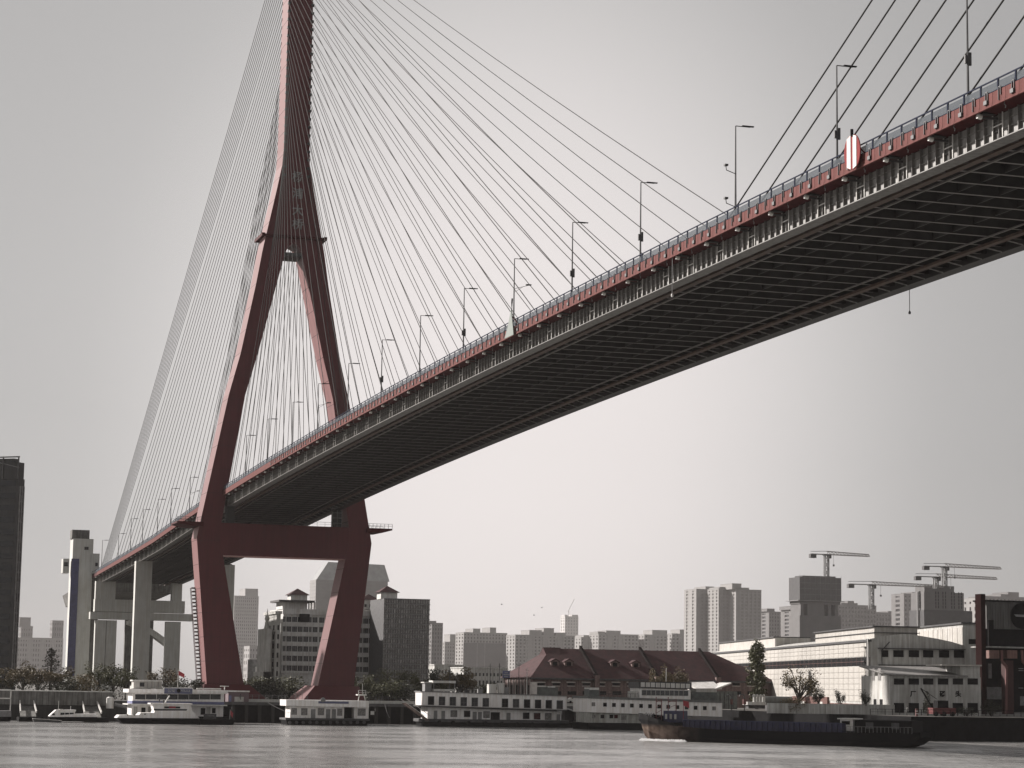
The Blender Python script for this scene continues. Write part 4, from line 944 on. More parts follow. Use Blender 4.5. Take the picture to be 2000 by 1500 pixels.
# ================================================================ BANK AND TREES
fw_ = thing('flood_wall', 'long grey concrete flood wall above the mooring at the left bank', 'wall', (6, -100, 1.0))
ya, yb = onX(-60, 1345, 6).y + 100, onX(212, 1345, 6).y + 100
n = 24
for i in range(n): MB().box(0, 8.2, ya + (yb - ya) * i / n + .04, ya + (yb - ya) * (i + 1) / n - .04, 2.6, 5.7).build('panel', mat('flood_wall_concrete', (.20, .20, .19), .9, streak=.4, var=.2, scale=.5), fw_)
MB().box(-.2, 8.4, ya, yb, 5.7, 5.9).build('coping', CONC, fw_)
def fence(label, X, px0, px1, z, h=1.1, m=WHITE, wall=0):
    fr = Fr('fence', label, 'fence', X=X, px=px0, z0=z); w = fr.uw(px1, 1345)[0]
    MB().box(0, w, -.04, .04, h - .08, h).box(0, w, -.04, .04, h * .5, h * .5 + .06).build('rail', m, fr.o)
    b = MB(); k = 0
    while k < w: b.box(k - .05, k + .05, -.05, .05, 0, h); k += 1.6
    b.build('post', m, fr.o, kind='stuff')
    if wall: MB().box(0, w, -.1, .2, -wall, -.01).build('plinth', CONC, fr.o)
fence('white railing along the bank just right of the flood wall', 8, 138, 250, 5.4, 1.3)
fence('railing and pale kerb along the quay between the pylon feet', 13.5, 455, 560, 5.6, 1.0, GREY, .8)
fence('thin railing on the quay right of the pylon', 13.5, 722, 1150, 5.6, 1.0, DGREY, .8)
fence('dark railing with coping along the jetty under the factory', 145.7, 1700, 2060, 5.0, 1.2, BLACK)
t = thing('boundary_wall', 'pale concrete boundary wall in front of the gridded factory side', 'wall', (118, onX(1600, 1345, 118).y, GZ))
wy = onX(1752, 1345, 118).y - t.location.y
for i in range(9): MB().box(-.2, .2, wy - 30 + i * 3.3, wy - 30 + i * 3.3 + 3.2, 0, 2.1).build('panel', PALE, t)
wn = MB()      # piles under the quay between the moored boats
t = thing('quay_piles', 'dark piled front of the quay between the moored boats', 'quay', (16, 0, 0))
for k in range(34): MB().box(0, .7, -24 + k * 3.2, -23.3 + k * 3.2, -1, 4.2).build('pile', mat('dark_pile', (.014, .013, .012), .8), t)  # piles kept near black like the void behind them
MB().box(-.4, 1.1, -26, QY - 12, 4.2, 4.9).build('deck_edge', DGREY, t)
MB().box(-2, -1.5, -26, QY - 12, -1, 4.1).build('back_wall', BLACK, t)  # black sheet stands in for the shade under the quay

def leaves(mb, rng, c, rx, ry, rz, n, s):
    for _ in range(n):
        while 1:
            p = Vector((rng.uniform(-1, 1), rng.uniform(-1, 1), rng.uniform(-1, 1)))
            if .25 < p.length < 1: break
        p = Vector((c[0] + p.x * rx, c[1] + p.y * ry, c[2] + p.z * rz))
        a = Vector((rng.gauss(0, 1), rng.gauss(0, 1), rng.gauss(0, .6))).normalized(); b = a.cross(Vector((rng.gauss(0, 1), rng.gauss(0, 1), rng.gauss(0, 1)))).normalized()
        k = s * rng.uniform(.5, 1.3)
        mb.add([p - a * k, p + b * k * .55, p + a * k, p - b * k * .55], [(0, 1, 2, 3)])
def tree_mesh(seed, kind):
    rng = random.Random(seed); tr = MB(); cr_ = MB()
    if kind == 'poplar':
        tr.tube([(0, 0, 0), (0, 0, .5), (0, 0, 1)], [.03, .018, .004], 7)
        for i in range(60):
            z = rng.uniform(.12, .98); r_ = .17 * math.sin(math.pi * min(1, (z - .02) * .8 + .15)) ** .8; a = rng.uniform(0, 6.28)
            q = (math.cos(a) * r_ * rng.uniform(.3, .9), math.sin(a) * r_ * rng.uniform(.3, .9), z)
            tr.tube([(0, 0, z - .08), q], [.006, .002], 4); leaves(cr_, rng, q, .075, .075, .08, 75, .02)
    elif kind == 'conifer':
        tr.tube([(0, 0, 0), (0, 0, 1)], [.03, .004], 7)
        for i in range(40):
            z = .12 + .86 * i / 40; r_ = .24 * (1 - z) ** .8 + .02; a = i * 2.4
            q = (math.cos(a) * r_ * .7, math.sin(a) * r_ * .7, z); tr.tube([(0, 0, z + .02), q], [.005, .002], 4)
            leaves(cr_, rng, q, r_ * .5 + .02, r_ * .5 + .02, .035, 36, .017)
    elif kind == 'bush':
        for i in range(16):
            a = rng.uniform(0, 6.28); r_ = rng.uniform(0, .42); q = (math.cos(a) * r_, math.sin(a) * r_, rng.uniform(.25, .8) * (1 - r_ * .7))
            tr.tube([(0, 0, 0), (q[0] * .5, q[1] * .5, q[2] * .6), q], [.02, .012, .004], 4); leaves(cr_, rng, q, .2, .2, .18, 110, .028)
    else:      # broad and sparse
        ln = 34 if kind == 'sparse' else 80
        tr.tube([(0, 0, 0), (.01, 0, .2), (-.01, .01, .38)], [.035, .028, .02], 7)
        for i in range(11):
            a = rng.uniform(0, 6.28); z = rng.uniform(.2, .42); r_ = rng.uniform(.15, .42); ze = rng.uniform(.45, .95)
            m1 = (math.cos(a) * r_ * .45, math.sin(a) * r_ * .45, z + (ze - z) * .55); q = (math.cos(a) * r_, math.sin(a) * r_, ze)
            tr.tube([(0, 0, z), m1, q], [.018, .011, .004], 5); leaves(cr_, rng, q, .14, .14, .11, ln, .022)
            for _ in range(4):
                a2 = a + rng.uniform(-1.2, 1.2); q2 = (m1[0] + math.cos(a2) * .15, m1[1] + math.sin(a2) * .15, m1[2] + rng.uniform(.02, .2))
                tr.tube([m1, q2], [.007, .002], 4); leaves(cr_, rng, q2, .10, .10, .08, ln, .021)
    return tr, cr_
TM = {}
def tree(name, label, kind, X, px, ytop, wide=None, leaf='g', z0=GZ, seed=0, ybase=None, group=None, cat='tree'):
    P = onX(px, 1345, X); fr_h = onX(px, ytop, X).z - z0
    key = (kind, leaf, seed)
    if key not in TM:
        a, b = tree_mesh(seed, kind); TM[key] = (a.mesh('trunk', BARK), b.mesh('crown', {'g': LEAFG, 'o': LEAFO, 'd': LEAFD}[leaf]))
    t = thing(name, label, cat, (X, P.y, z0), seed * 1.3 + px, group)
    sc_ = fr_h / 1.0; wd = (wide or 1.0)
    for nme, me in zip(('trunk', 'crown'), TM[key]):
        o = put(nme, me, t); o.scale = (sc_ * wd, sc_ * wd, sc_)
T = tree
BG = 'trees and shrubs on the left bank'
T('tree', 'dull green tree at the very left edge behind the flood wall', 'broad', -8, 6, 1299, 1.2, 'o', group=BG)
T('tree', 'ochre tree second from the left edge', 'broad', -14, 45, 1292, 1.2, 'o', seed=1, group=BG)
T('conifer', 'dark pointed conifer left of the lift tower', 'conifer', -60, 98, 1264, 1.2, 'd', seed=2, group=BG)
T('tree', 'ochre tree third from the left edge', 'sparse', -10, 75, 1297, 1.3, 'o', seed=2, group=BG)
T('tree', 'rounded ochre tree left of the lift tower foot', 'broad', -4, 112, 1302, 1.2, 'o', seed=3, group=BG)
T('shrub', 'dark shrub in front of the lift tower foot', 'bush', 6, 134, 1310, 1.0, 'd', seed=4, group=BG)
T('shrub', 'brown bushy shrub just right of the lift tower foot', 'bush', 6, 166, 1307, 1.2, 'o', seed=5, group=BG)
T('tree', 'thin pale tree with see-through crown under the deck end', 'sparse', -20, 190, 1291, 1.1, 'g', seed=6, group=BG)
T('tree', 'thin green tree left of the tall pier', 'sparse', -16, 222, 1293, 1.2, 'g', seed=7, group=BG)
T('tree', 'low leafy tree just left of the tall pier foot', 'broad', -6, 245, 1304, 1.0, 'g', seed=8, group=BG)
T('tree', 'ochre feathery tree right of the tall pier foot', 'sparse', -12, 322, 1303, 1.4, 'o', seed=9, group=BG)
T('shrub', 'dark round shrub beside the red flag', 'bush', 2, 355, 1313, 1.3, 'd', seed=4, group=BG)
T('shrub', 'dark round shrub touching the left pylon foot', 'bush', 2, 381, 1314, 1.1, 'd', seed=10, group=BG)
G2 = 'shrubs and trees behind the quay'
T('shrub', 'pale green shrub right of the near pylon foot', 'bush', -30, 500, 1311, 1.6, 'g', seed=11, group=G2)
T('shrub', 'dark green shrub between the pylon feet, left one', 'bush', -12, 512, 1321, 1.6, 'd', seed=12, group=G2)
T('shrub', 'dark spreading shrub between the pylon feet, in the middle', 'bush', -10, 540, 1322, 1.9, 'd', seed=13, group=G2)
T('shrub', 'olive shrub just left of the far pylon foot', 'bush', -40, 565, 1312, 1.7, 'g', seed=14, group=G2)
T('tree', 'small dark tree behind the mast of the little pier boat', 'broad', -8, 703, 1312, 1.2, 'g', seed=15, group=G2)
T('shrub', 'low shrub right of the far pylon foot', 'bush', -14, 726, 1322, 1.6, 'g', seed=16, group=G2)
T('shrub', 'large dark rounded shrub right of the pylon', 'bush', 0, 760, 1319, 2.0, 'g', seed=17, group=G2)
T('shrub', 'dark rounded shrub left of the long houseboat', 'bush', 0, 792, 1324, 1.8, 'd', seed=18, group=G2)
T('tree', 'feathery olive tree behind the glass slab foot', 'sparse', -60, 770, 1302, 1.3, 'g', seed=19, group=G2)
T('tree', 'olive tree behind the left end of the long houseboat', 'broad', -30, 828, 1314, 1.3, 'g', seed=20, group=G2)
T('tree', 'dark small tree over the left end of the long houseboat', 'broad', -20, 858, 1306, 1.0, 'd', seed=21, group=G2)
T('tree', 'leaning golden-green tree above the long houseboat', 'broad', -10, 902, 1305, 1.3, 'o', seed=22, group=G2)
T('tree', 'round green tree left of the leaning golden-green tree', 'broad', -16, 886, 1309, 1.1, 'g', seed=23, group=G2)
T('shrub', 'low green shrub under the blue billboard', 'bush', -10, 960, 1325, 2.2, 'g', seed=24, group=G2)
T('tree', 'small round autumn tree in front of the warehouse roof, left of the boat mast', 'broad', 18, 1286, 1301, .7, 'o', seed=25)
T('tree', 'small round autumn tree in front of the warehouse roof, right of the boat mast', 'broad', 18, 1319, 1301, .7, 'o', seed=26)
T('poplar', 'tall dense pointed green tree between warehouse and white factory', 'poplar', 20, 1478, 1254, .95, 'g', seed=27)
T('tree', 'ragged golden tree with bare branches in front of the gridded factory side', 'sparse', 116, 1560, 1301, 1.15, 'o', seed=28)
T('shrub', 'leafy golden bush at the foot of the ragged golden tree', 'bush', 117, 1548, 1352, 1.3, 'o', seed=29)
T('tree', 'bare young tree right of the ragged golden tree', 'sparse', 117, 1600, 1340, .7, 'd', seed=6)
T('sapling', 'thin bare sapling before the gridded factory side', 'sparse', 118, 1643, 1345, .6, 'd', seed=30)
T('sapling', 'thin bare sapling at the corner of the factory', 'sparse', 118, 1690, 1345, .6, 'd', seed=31)
T('conifer', 'narrow black conifer in front of the factory characters', 'conifer', 132, 1811, 1349, 1.0, 'd', seed=32)
T('shrub', 'black shrub beside the narrow conifer at the factory doors', 'bush', 134, 1838, 1372, 1.8, 'd', seed=33)
T('shrub', 'black shrub at the right end of the annex', 'bush', 134, 1888, 1376, 1.8, 'd', seed=34)
T('shrub', 'dark shrub at the foot of the red-brown column', 'bush', 134, 1935, 1362, 1.2, 'd', seed=35)

def hedge(label, X, px0, px1, ztop, n, m, seed, dep=5):
    a, b = onX(px0, 1345, X).y, onX(px1, 1345, X).y; rng = random.Random(seed); mb = MB(); st_ = MB()
    t = thing('hedge', label, 'hedge', (X, a, GZ)); w = b - a
    for i in range(int(w / 1.6)):
        y = (i + .5) * 1.6; zt = ztop * rng.uniform(.65, 1.08); st_.tube([(0, y, 0), (rng.uniform(-.5, .5), y + rng.uniform(-.4, .4), zt * .8)], [.06, .02], 4)
        leaves(mb, rng, (rng.uniform(-dep / 2, dep / 2), y, zt * .5), dep * .35, 1.5, zt * .55, n, .24)
    st_.build('stem', BARK, t, kind='stuff'); mb.build('foliage', m, t)
hedge('long dark hedge behind the flood wall at the left', -2, -30, 250, 5.2, 110, LEAFD, 50)
hedge('dark undergrowth between the two pylon feet', -8, 475, 575, 2.8, 80, LEAFD, 51)
hedge('dark undergrowth right of the far pylon foot', -8, 690, 850, 3.4, 80, LEAFD, 52)
# poles and the billboard
for px_, yt, lb in ((957, 1296, 'thin pole left of the blue billboard'), (975, 1296, 'thin pole just left of the blue billboard'), (1013, 1294, 'thin pole right of the blue billboard'), (878, 1297, 'thin pole over the golden-green trees'), (1029, 1304, 'pale pole before the warehouse gable')):
    X = 4; P = onX(px_, 1345, X); h = onX(px_, yt, X).z - GZ
    t = thing('mast_pole', lb, 'pole', (X, P.y, GZ), group='poles on the quay'); MB().tube([(0, 0, 0), (0, 0, h)], [.12, .07], 6).build('shaft', WHITE if px_ == 1029 else DGREY, t); MB().box(-.04, .04, -.5, .5, h * .93, h * .93 + .08).build('crossarm', DGREY, t)
fr = Fr('billboard', 'blue billboard with white lines of writing left of the warehouse', 'sign', X=0, px=982, z0=GZ)
b = MB(); fr.bx(b, 982, 1310, 996, 1324, 0, .3); b.build('panel', mat('billboard_blue', (.12, .13, .25), .5), fr.o)
for k, (ww) in enumerate((.45, .8, .6)):
    u0, u1, z0_, z1_ = fr.r(982, 1313 + k * 3.6, 996, 1314.4 + k * 3.6); c_ = (u0 + u1) / 2; MB().box(c_ - (u1 - u0) * ww / 2, c_ + (u1 - u0) * ww / 2, -.04, -.002, z0_, z1_).build('white_line', PALE, fr.o)
b = MB(); fr.bx(b, 984, 1324, 985, 1372, .1, .25); fr.bx(b, 993, 1324, 994, 1372, .1, .25); b.build('post', DGREY, fr.o)
# small quay buildings
fr = Fr('quay_shed', 'small shed with a pale panel under a white beam beside the near pylon foot', 'shed', X=16, px=446, z0=GZ)
b = MB(); fr.bx(b, 446, 1352, 486, 1375, 0, 4); b.build('wall', mat('shed_mauve', (.13, .09, .10), .8), fr.o)
b = MB(); fr.bx(b, 444, 1349, 488, 1351.6, -.4, 4.4); b.build('roof', WHITE, fr.o)
b = MB(); fr.bx(b, 458, 1361, 476, 1374, -.08, -.002); b.build('panel', PALE, fr.o)
b = MB(); fr.bx(b, 447, 1358, 452, 1374, -.08, -.002); b.build('door', BLUES, fr.o)
fr = Fr('quay_shed', 'glazed quay pavilion with a white canted roof right of the two-storey boat', 'shed', X=30, px=1362, z0=GZ)
b = MB(); fr.bx(b, 1378, 1350, 1440, 1392, 0, 9); b.build('wall', mat('green_grey_glass', (.13, .15, .14), .4, var=.3), fr.o)
u0, z0_ = fr.uw(1354, 1347); u1, z1_ = fr.uw(1412, 1333); 
MB().loft([[(u0, -2, z0_), (u0, 6, z0_ + 1.5), (u0, 6, z0_ + 1.8), (u0, -2, z0_ + .3)], [(fr.uw(1404, 1346)[0], -2, z0_ + .2), (u1, 6, z0_ + 1.8), (u1, 6, z0_ + 2.1), (fr.uw(1404, 1346)[0], -2, z0_ + .5)]]).build('roof', WHITE, fr.o)
u2, z2 = fr.uw(1427, 1336, -2); u3, z3 = fr.uw(1400, 1346, -2); MB().loft([[(u3 - .6, -2.5, z3 - .2), (u3 - .6, 5, z3 - .2), (u3 - .6, 5, z3 + .15), (u3 - .6, -2.5, z3 + .15)], [(u2, -2.5, z2), (u2, 5, z2), (u2, 5, z2 + .35), (u2, -2.5, z2 + .35)]]).build('awning', WHITE, fr.o)
for k in range(7): b = MB(); fr.bx(b, 1381 + k * 8.4, 1352, 1382 + k * 8.4, 1392, -.12, -.004); b.build('mullion', DGREY, fr.o)
# silencer rack with five white cowls
fr = Fr('ventilation_unit', 'row of four white upright cowls on a white base by the warehouse end', 'ventilation', X=60, px=1460, z0=GZ)
b = MB(); fr.bx(b, 1460, 1371, 1496, 1377, 0, 3); b.build('base', WHITE, fr.o)
for a in (1471, 1477.3, 1483.6, 1490):
    u, z = fr.uw(a + 2, 1371, .5); u_, z_ = fr.uw(a + 2, 1359, .5); MB().tube([(u, .5, z), (u, .5, z_ - .2), (u - .1, .4, z_), (u - .4, .1, z_)], [.33, .33, .36, .30], 8).build('cowl', WHITE, fr.o)
b = MB(); fr.bx(b, 1462, 1377.2, 1494, 1384, .6, 2.4); b.build('stand', DGREY, fr.o)
for px_, lb in ((1429, 'slim pink post lamp with a hooked top, left of the pair'), (1454, 'stouter pink post lamp with a hooked top, right of the pair')):
    P = onX(px_, 1345, 62); t = thing('hooked_post', lb, 'post', (62, P.y, GZ)); h = onX(px_, 1360, 62).z - GZ
    MB().tube([(0, 0, 0), (0, 0, h), (0, -.4, h + .5), (0, -1.1, h + .3), (0, -1.3, h - .1)], .13, 6).build('post', DGREY, t)
    MB().tube([(0, 0, h * .42), (0, 0, h * .8)], .30 if px_ < 1440 else .5, 8).build('sleeve', PINK, t)
# truck-like grey shed behind the poplar
fr = Fr('storage_tank', 'long grey rounded tank left of the ragged golden tree', 'tank', X=60, px=1497, z0=GZ)
u1 = fr.uw(1552, 1370)[0]; z0_, z1_ = fr.uw(1520, 1377)[1], fr.uw(1520, 1360)[1]
MB().tube([(0, 2, (z0_ + z1_) / 2), (u1, 2, (z0_ + z1_) / 2)], (z1_ - z0_) / 2, 14).build('drum', mat('tank_grey', (.16, .17, .165), .6, streak=.2), fr.o)
MB().box(1, 1.6, 1, 3, 0, z0_ + .4).box(u1 - 1.6, u1 - 1, 1, 3, 0, z0_ + .4).build('saddle', DGREY, fr.o)
# cars on the quay
def car(label, X, px, m=WHITE, z0=GZ):
    P = onX(px, 1345, X); t = thing('parked_car', label, 'car', (X, P.y, z0), R(90))
    MB().loft([[(-2.1, y, .3), (2.1, y, .3), (2.1, y, .75), (1.2, y, .9), (.6, y * .86, 1.38), (-1.1, y * .86, 1.4), (-1.8, y, .95), (-2.1, y, .85)] for y in (-.85, .85)]).build('body', m, t)
    MB().box(-1.0, .55, -.80, .80, .95, 1.3).build('window', GLASS, t)
    for x in (-1.3, 1.3):
        for y in (-.8, .8): MB().tube([(x, y - .1, .32), (x, y + .1, .32)], .32, 12).build('wheel', BLACK, t)
car('white car parked left, in the gap right of the long houseboat', 13, 1122, z0=5.6)
car('white car parked right, in the gap right of the long houseboat', 13, 1140, z0=5.6)
t = thing('road_barrier', 'red and white striped barrier post by the annex doors', 'barrier', (140, onX(1790, 1345, 140).y, GZ)); MB().box(-.15, .15, -.25, .25, 0, 1.5).build('post', PINK, t); MB().box(.152, .2, -.2, .2, .4, .6).build('stripe', WHITE, t); MB().box(.152, .2, -.2, .2, .9, 1.1).build('stripe', WHITE, t)
# excavator-like dark red machine on the jetty
fr = Fr('dock_machine', 'dark red dock machine with a raised jib in front of the annex', 'machine', X=138, px=1822, z0=GZ)
MB().box(0, 5.2, 0, 2.2, .5, 1.7).build('body', mat('machine_red', (.12, .015, .015), .5), fr.o); MB().box(1.2, 3.6, .2, 2, 1.7, 3.2).build('cab', DARK, fr.o)
MB().bar((.4, 1, 1.6), (-2.2, 1, 5.6), .25).bar((-2.2, 1, 5.6), (1.5, 1, 3.4), .1).build('jib', BLACK, fr.o)
for u in (.7, 2.6, 4.5): MB().tube([(u, 0, .5), (u, .4, .5)], .5, 12).build('wheel', BLACK, fr.o)

# ================================================================ BOATS
def windows(fr, lst, m=DARK, v=0, name='window', frame=None, bars=0):
    for (x0, y0, x1, y1) in lst:
        a, b_, c, d = fr.r(x0, y0, x1, y1, v)
        if frame:
            f_ = MB().box(a - .12, b_ + .12, v - .05, v - .002, c - .12, d + .12).build(name, frame, fr.o)
            MB().box(a, b_, v - .07, v - .052, c, d).build('pane', m, f_)
            if bars: MB().box((a + b_) / 2 - .05, (a + b_) / 2 + .05, v - .09, v - .072, c, d).box(a, b_, v - .09, v - .073, c + (d - c) * .38, c + (d - c) * .38 + .08).build('glazing_bar', frame, f_)
        else: MB().box(a, b_, v - .06, v - .002, c, d).build(name, m, fr.o)
def yawof(xa, ya, xb, yb):      # heading of a waterline seen in the photo
    a, b = onZ(xa, ya, 0), onZ(xb, yb, 0); return a, b
def hullbox(fr, x0, x1, ydeck, ywl, dv, m, name='hull', rake=.6):
    a, b_ = fr.uw(x0, ywl)[0], fr.uw(x1, ywl)[0]; z = fr.uw((x0 + x1) / 2, ydeck)[1]
    return MB().loft([[(a + rake, 0, -.8), (b_ - rake, 0, -.8), (b_, 0, z), (a, 0, z)], [(a + rake, dv, -.8), (b_ - rake, dv, -.8), (b_, dv, z), (a, dv, z)]]).build(name, m, fr.o)
# long two-storey houseboat
fr = Fr('houseboat', 'long white two-storey houseboat with twelve upper windows moored in the middle', 'boat', X=40, px=828, yaw=-3)
hullbox(fr, 826, 1110, 1406, 1419, 9, BLACK)
b = MB(); fr.bx(b, 824, 1405.5, 1111, 1411.5, -.3, 9.3); b.build('rubbing_deck', DGREY, fr.o)
def slope(fr, x0, x1, yl, yr, yl2, yr2, v0, v1):   # quad front with sloping edges, boxed
    p = [fr.uw(x0, yl2, v0), fr.uw(x1, yr2, v0), fr.uw(x1, yr, v0), fr.uw(x0, yl, v0)]
    return MB().poly(p, v0, v1)
slope(fr, 836, 1096, 1381, 1390, 1406, 1411, .6, 8.5).build('lower_cabin', WHITEB, fr.o)
slope(fr, 827, 1107, 1351.5, 1360.5, 1377.5, 1386, 0, 9).build('upper_cabin', WHITEB, fr.o)
slope(fr, 825, 1108, 1350, 1359, 1351.4, 1360.4, -.2, 9.2).build('roof', GREY, fr.o)
slope(fr, 825, 1108, 1378, 1386.5, 1380, 1388.5, -.9, 9.4).build('gallery_deck', DGREY, fr.o)
slope(fr, 825, 1108, 1376.9, 1385.4, 1377.9, 1386.4, -1.0, -.95).build('gallery_rail', WHITE, fr.o)
k = 0
for i, x in enumerate([836.5, 858, 879, 900.5, 922, 943.5, 981, 1002.5, 1024, 1045.5, 1066.5, 1088]):
    dy = (x - 830) * .0325; y0, y1 = 1360.5 + dy, 1376.3 + dy
    windows(fr, [(x, y0, x + 10.5, y1 - .6)], GLASS if 0 < i < 6 or i in (7, 11) else DARK, 0, 'window', DGREY, 1 if i in (1, 2, 3, 4, 5, 6, 7) else 0)
for x, w_, h_, nm, m_ in ((847, 7, 19, 'door', GREY), (862, 7, 19, 'door', GREY), (881, 11, 11, 'window', CURT), (907, 10.5, 10.5, 'window', DARK), (923, 8, 19, 'door', GREY), (933.5, 7.5, 19, 'door', GREY), (945, 10.5, 11, 'window', CURT), (958, 18, 20, 'doorway', DARK), (989, 8, 17, 'door', GREY), (1022, 11, 11, 'window', DARK), (1043.5, 11, 11, 'window', REDD), (1065, 11, 11, 'window', CURT), (1087, 7, 17, 'door', GREY)):
    dy = (x - 836) * .03; y0 = (1387 if nm == 'window' else 1387.5) + dy
    windows(fr, [(x, y0, x + w_, y0 + h_ - (2 if nm != 'window' else 0))], m_, .6, nm, DGREY if nm == 'window' else None)
for x in (858, 885, 915, 948, 980, 1010, 1040, 1070): dy = (x - 836) * .022; u, z = fr.uw(x, 1410 + dy, -.4); MB().tube([(u, -.62, z), (u, -.32, z)], .45, 12).build('tyre_fender', BLACK, fr.o)
# things on its roof
def onroof(px0, y0, px1, y1, v0, v1, m, name): b = MB(); fr.bx(b, px0, y0, px1, y1, v0, v1); b.build(name, m, fr.o)
onroof(846.5, 1329.5, 890.5, 1334, 1, 6, WHITE, 'canopy'); onroof(847, 1346, 890, 1350.5, 1.2, 5.8, WHITE, 'bench')
onroof(847, 1334.1, 848, 1350, 1.2, 1.4, GREY, 'canopy_post'); onroof(888, 1334.1, 889, 1350, 1.2, 1.4, GREY, 'canopy_post')
onroof(830, 1334, 843, 1351, 2, 5, GREY, 'roof_hut'); onroof(828.5, 1332, 844, 1333.9, 1.6, 5.4, WHITE, 'hut_roof')
onroof(955, 1336, 969, 1354, 1.5, 3.5, WHITE, 'water_tank'); onroof(974, 1334, 985, 1354, 1.5, 3.3, WHITE, 'water_tank'); onroof(985.5, 1342, 994, 1355, 2, 3.5, GREY, 'roof_box')
onroof(1052, 1342, 1090, 1360, 2, 6, mat('green_grey_hut', (.13, .14, .13), .7, var=.2), 'roof_hut'); onroof(1052, 1339, 1066, 1341.9, 1.8, 6, WHITE, 'hut_roof'); onroof(1070, 1340, 1084.5, 1342.9, 1.8, 6, WHITE, 'hut_roof')
onroof(1040, 1332, 1049, 1356, 1, 3, TRIM, 'stair_hood')
for x in (893, 900, 908, 916, 925, 934, 942): onroof(x, 1345, x + .8, 1353.5, .3, .4, DGREY, 'roof_rail_post')
onroof(893, 1344.2, 950, 1345, .3, .38, DGREY, 'roof_rail')
onroof(895, 1347, 900, 1352, 2, 3, DGREY, 'roof_crate'); onroof(909, 1347, 914, 1353, 2, 3, DGREY, 'roof_crate'); onroof(934, 1346, 943, 1354, 2, 3, GREY, 'roof_crate')
onroof(1113, 1350, 1113.8, 1352, .3, .4, GREY, 'roof_knob')
t = thing('gangway', 'brown sloping gangway at the left end of the long houseboat', 'gangway', (34, onX(822, 1345, 40).y, 0))
MB().bar((2, -3.0, 5.2), (8, 1.2, 1.4), 1.2, .2).build('ramp', mat('ramp_brown', (.20, .14, .12), .8, var=.3), t); MB().bar((2.5, -2.4, 6.2), (8.5, 1.8, 2.4), .1).bar((1.5, -3.6, 6.2), (7.5, .6, 2.4), .1).build('handrail', TRIM, t)
t = thing('gangway', 'grey gangway with dark underside at the right end of the long houseboat', 'gangway', (40, onX(1120, 1345, 40).y, 0))
MB().bar((-14, 1, 5.2), (-3, -2.4, 3.2), 1.2, .25).bar((-14, 1, 5.0), (0, 8, 1.6), 1.0, .2).build('ramp', GREY, t); MB().box(-6, 0, -1.5, 7, -.8, 1.2).build('float', BLACK, t)
# two-storey floating office further right
fr = Fr('floating_office', 'white two-storey floating building with a row of small square windows', 'boat', X=62, px=1149, yaw=-2.2)
hullbox(fr, 1146, 1420, 1413, 1425, 12, BLACK)
slope(fr, 1150, 1300, 1391.5, 1396, 1413, 1416, .8, 11).build('lower_cabin', mat('weathered_white', (.52, .53, .50), .7, streak=.4, var=.12), fr.o)
slope(fr, 1149, 1410.5, 1364, 1373, 1391, 1400, 0, 12).build('upper_cabin', WHITEB, fr.o)
slope(fr, 1148, 1411, 1359.5, 1368.5, 1363.9, 1372.9, -.2, 12.2).build('roof', mat('roof_edge_grey', (.16, .17, .17), .7, streak=.2), fr.o)
for i, x in enumerate([1155.5, 1178, 1195.5, 1213, 1230.5, 1248.5, 1266, 1284, 1301.5, 1319.5, 1337.5, 1355, 1373, 1391]):
    dy = (x - 1150) * .0345; windows(fr, [(x, 1371.5 + dy, x + 7, 1379 + dy)], CURT if i in (0, 13) else DARK, 0)
for x, m_ in ((1156, CURT), (1173, DARK), (1190.5, DARK), (1199.5, REDD)): windows(fr, [(x, 1396, x + 7, 1403)], m_, .8)
windows(fr, [(1213, 1397.5, 1223.5, 1406)], CURT, .8)
# bridge house on top
slope(fr, 1249, 1349, 1344, 1347.5, 1365.8, 1369.8, 2, 9).build('bridge_house', WHITEB, fr.o)
windows(fr, [(1253.5, 1348.5, 1344, 1358.5)], mat('dim_glazing', (.09, .10, .105), .3, var=.4, scale=3), 2, 'window_strip')
for k in range(9): windows(fr, [(1262 + k * 9, 1348.5, 1263 + k * 9, 1358.8)], PALE, 1.92, 'mullion')
slope(fr, 1248, 1351, 1331.5, 1332.5, 1343.9, 1346, 1.6, 9.4).build('sign_rack', DGREY, fr.o)
for k in range(10): windows(fr, [(1251.5 + k * 9.75, 1332.6 + k * .33, 1259.5 + k * 9.75, 1341.4 + k * .33)], WHITE, 1.6, 'white_board')
onr = lambda a, b2, c, d2, v0, v1, m, nm: (lambda mb: (fr.bx(mb, a, b2, c, d2, v0, v1), mb.build(nm, m, fr.o)))(MB())
onr(1151, 1346, 1170, 1362, 3, 7, mat('hut_grey_green', (.12, .135, .13), .7), 'roof_hut'); onr(1152, 1343, 1170, 1347.5, 2.7, 7, WHITE, 'hut_roof')
onr(1231, 1350, 1243, 1362, 2, 4, PALE, 'roof_box'); onr(1351, 1352, 1400, 1371, 3, 9, mat('hut_green_dark', (.10, .115, .11), .6, var=.3), 'roof_hut'); onr(1360, 1345, 1400, 1351.8, 3, 9, CREAM, 'roof_screen')
MB().tube([fr.uw(1301, 1331, 5)[:1] + (5,) + fr.uw(1301, 1331, 5)[1:], fr.uw(1301.5, 1305, 5)[:1] + (5,) + fr.uw(1301.5, 1305, 5)[1:]], .09, 6).build('aerial', WHITE, fr.o)
for k in range(9): onr(1172 + k * 8.5, 1355, 1172.7 + k * 8.5, 1363, .4, .5, DGREY, 'roof_rail_post')
onr(1172, 1354.3, 1246, 1355, .4, .48, DGREY, 'roof_rail')
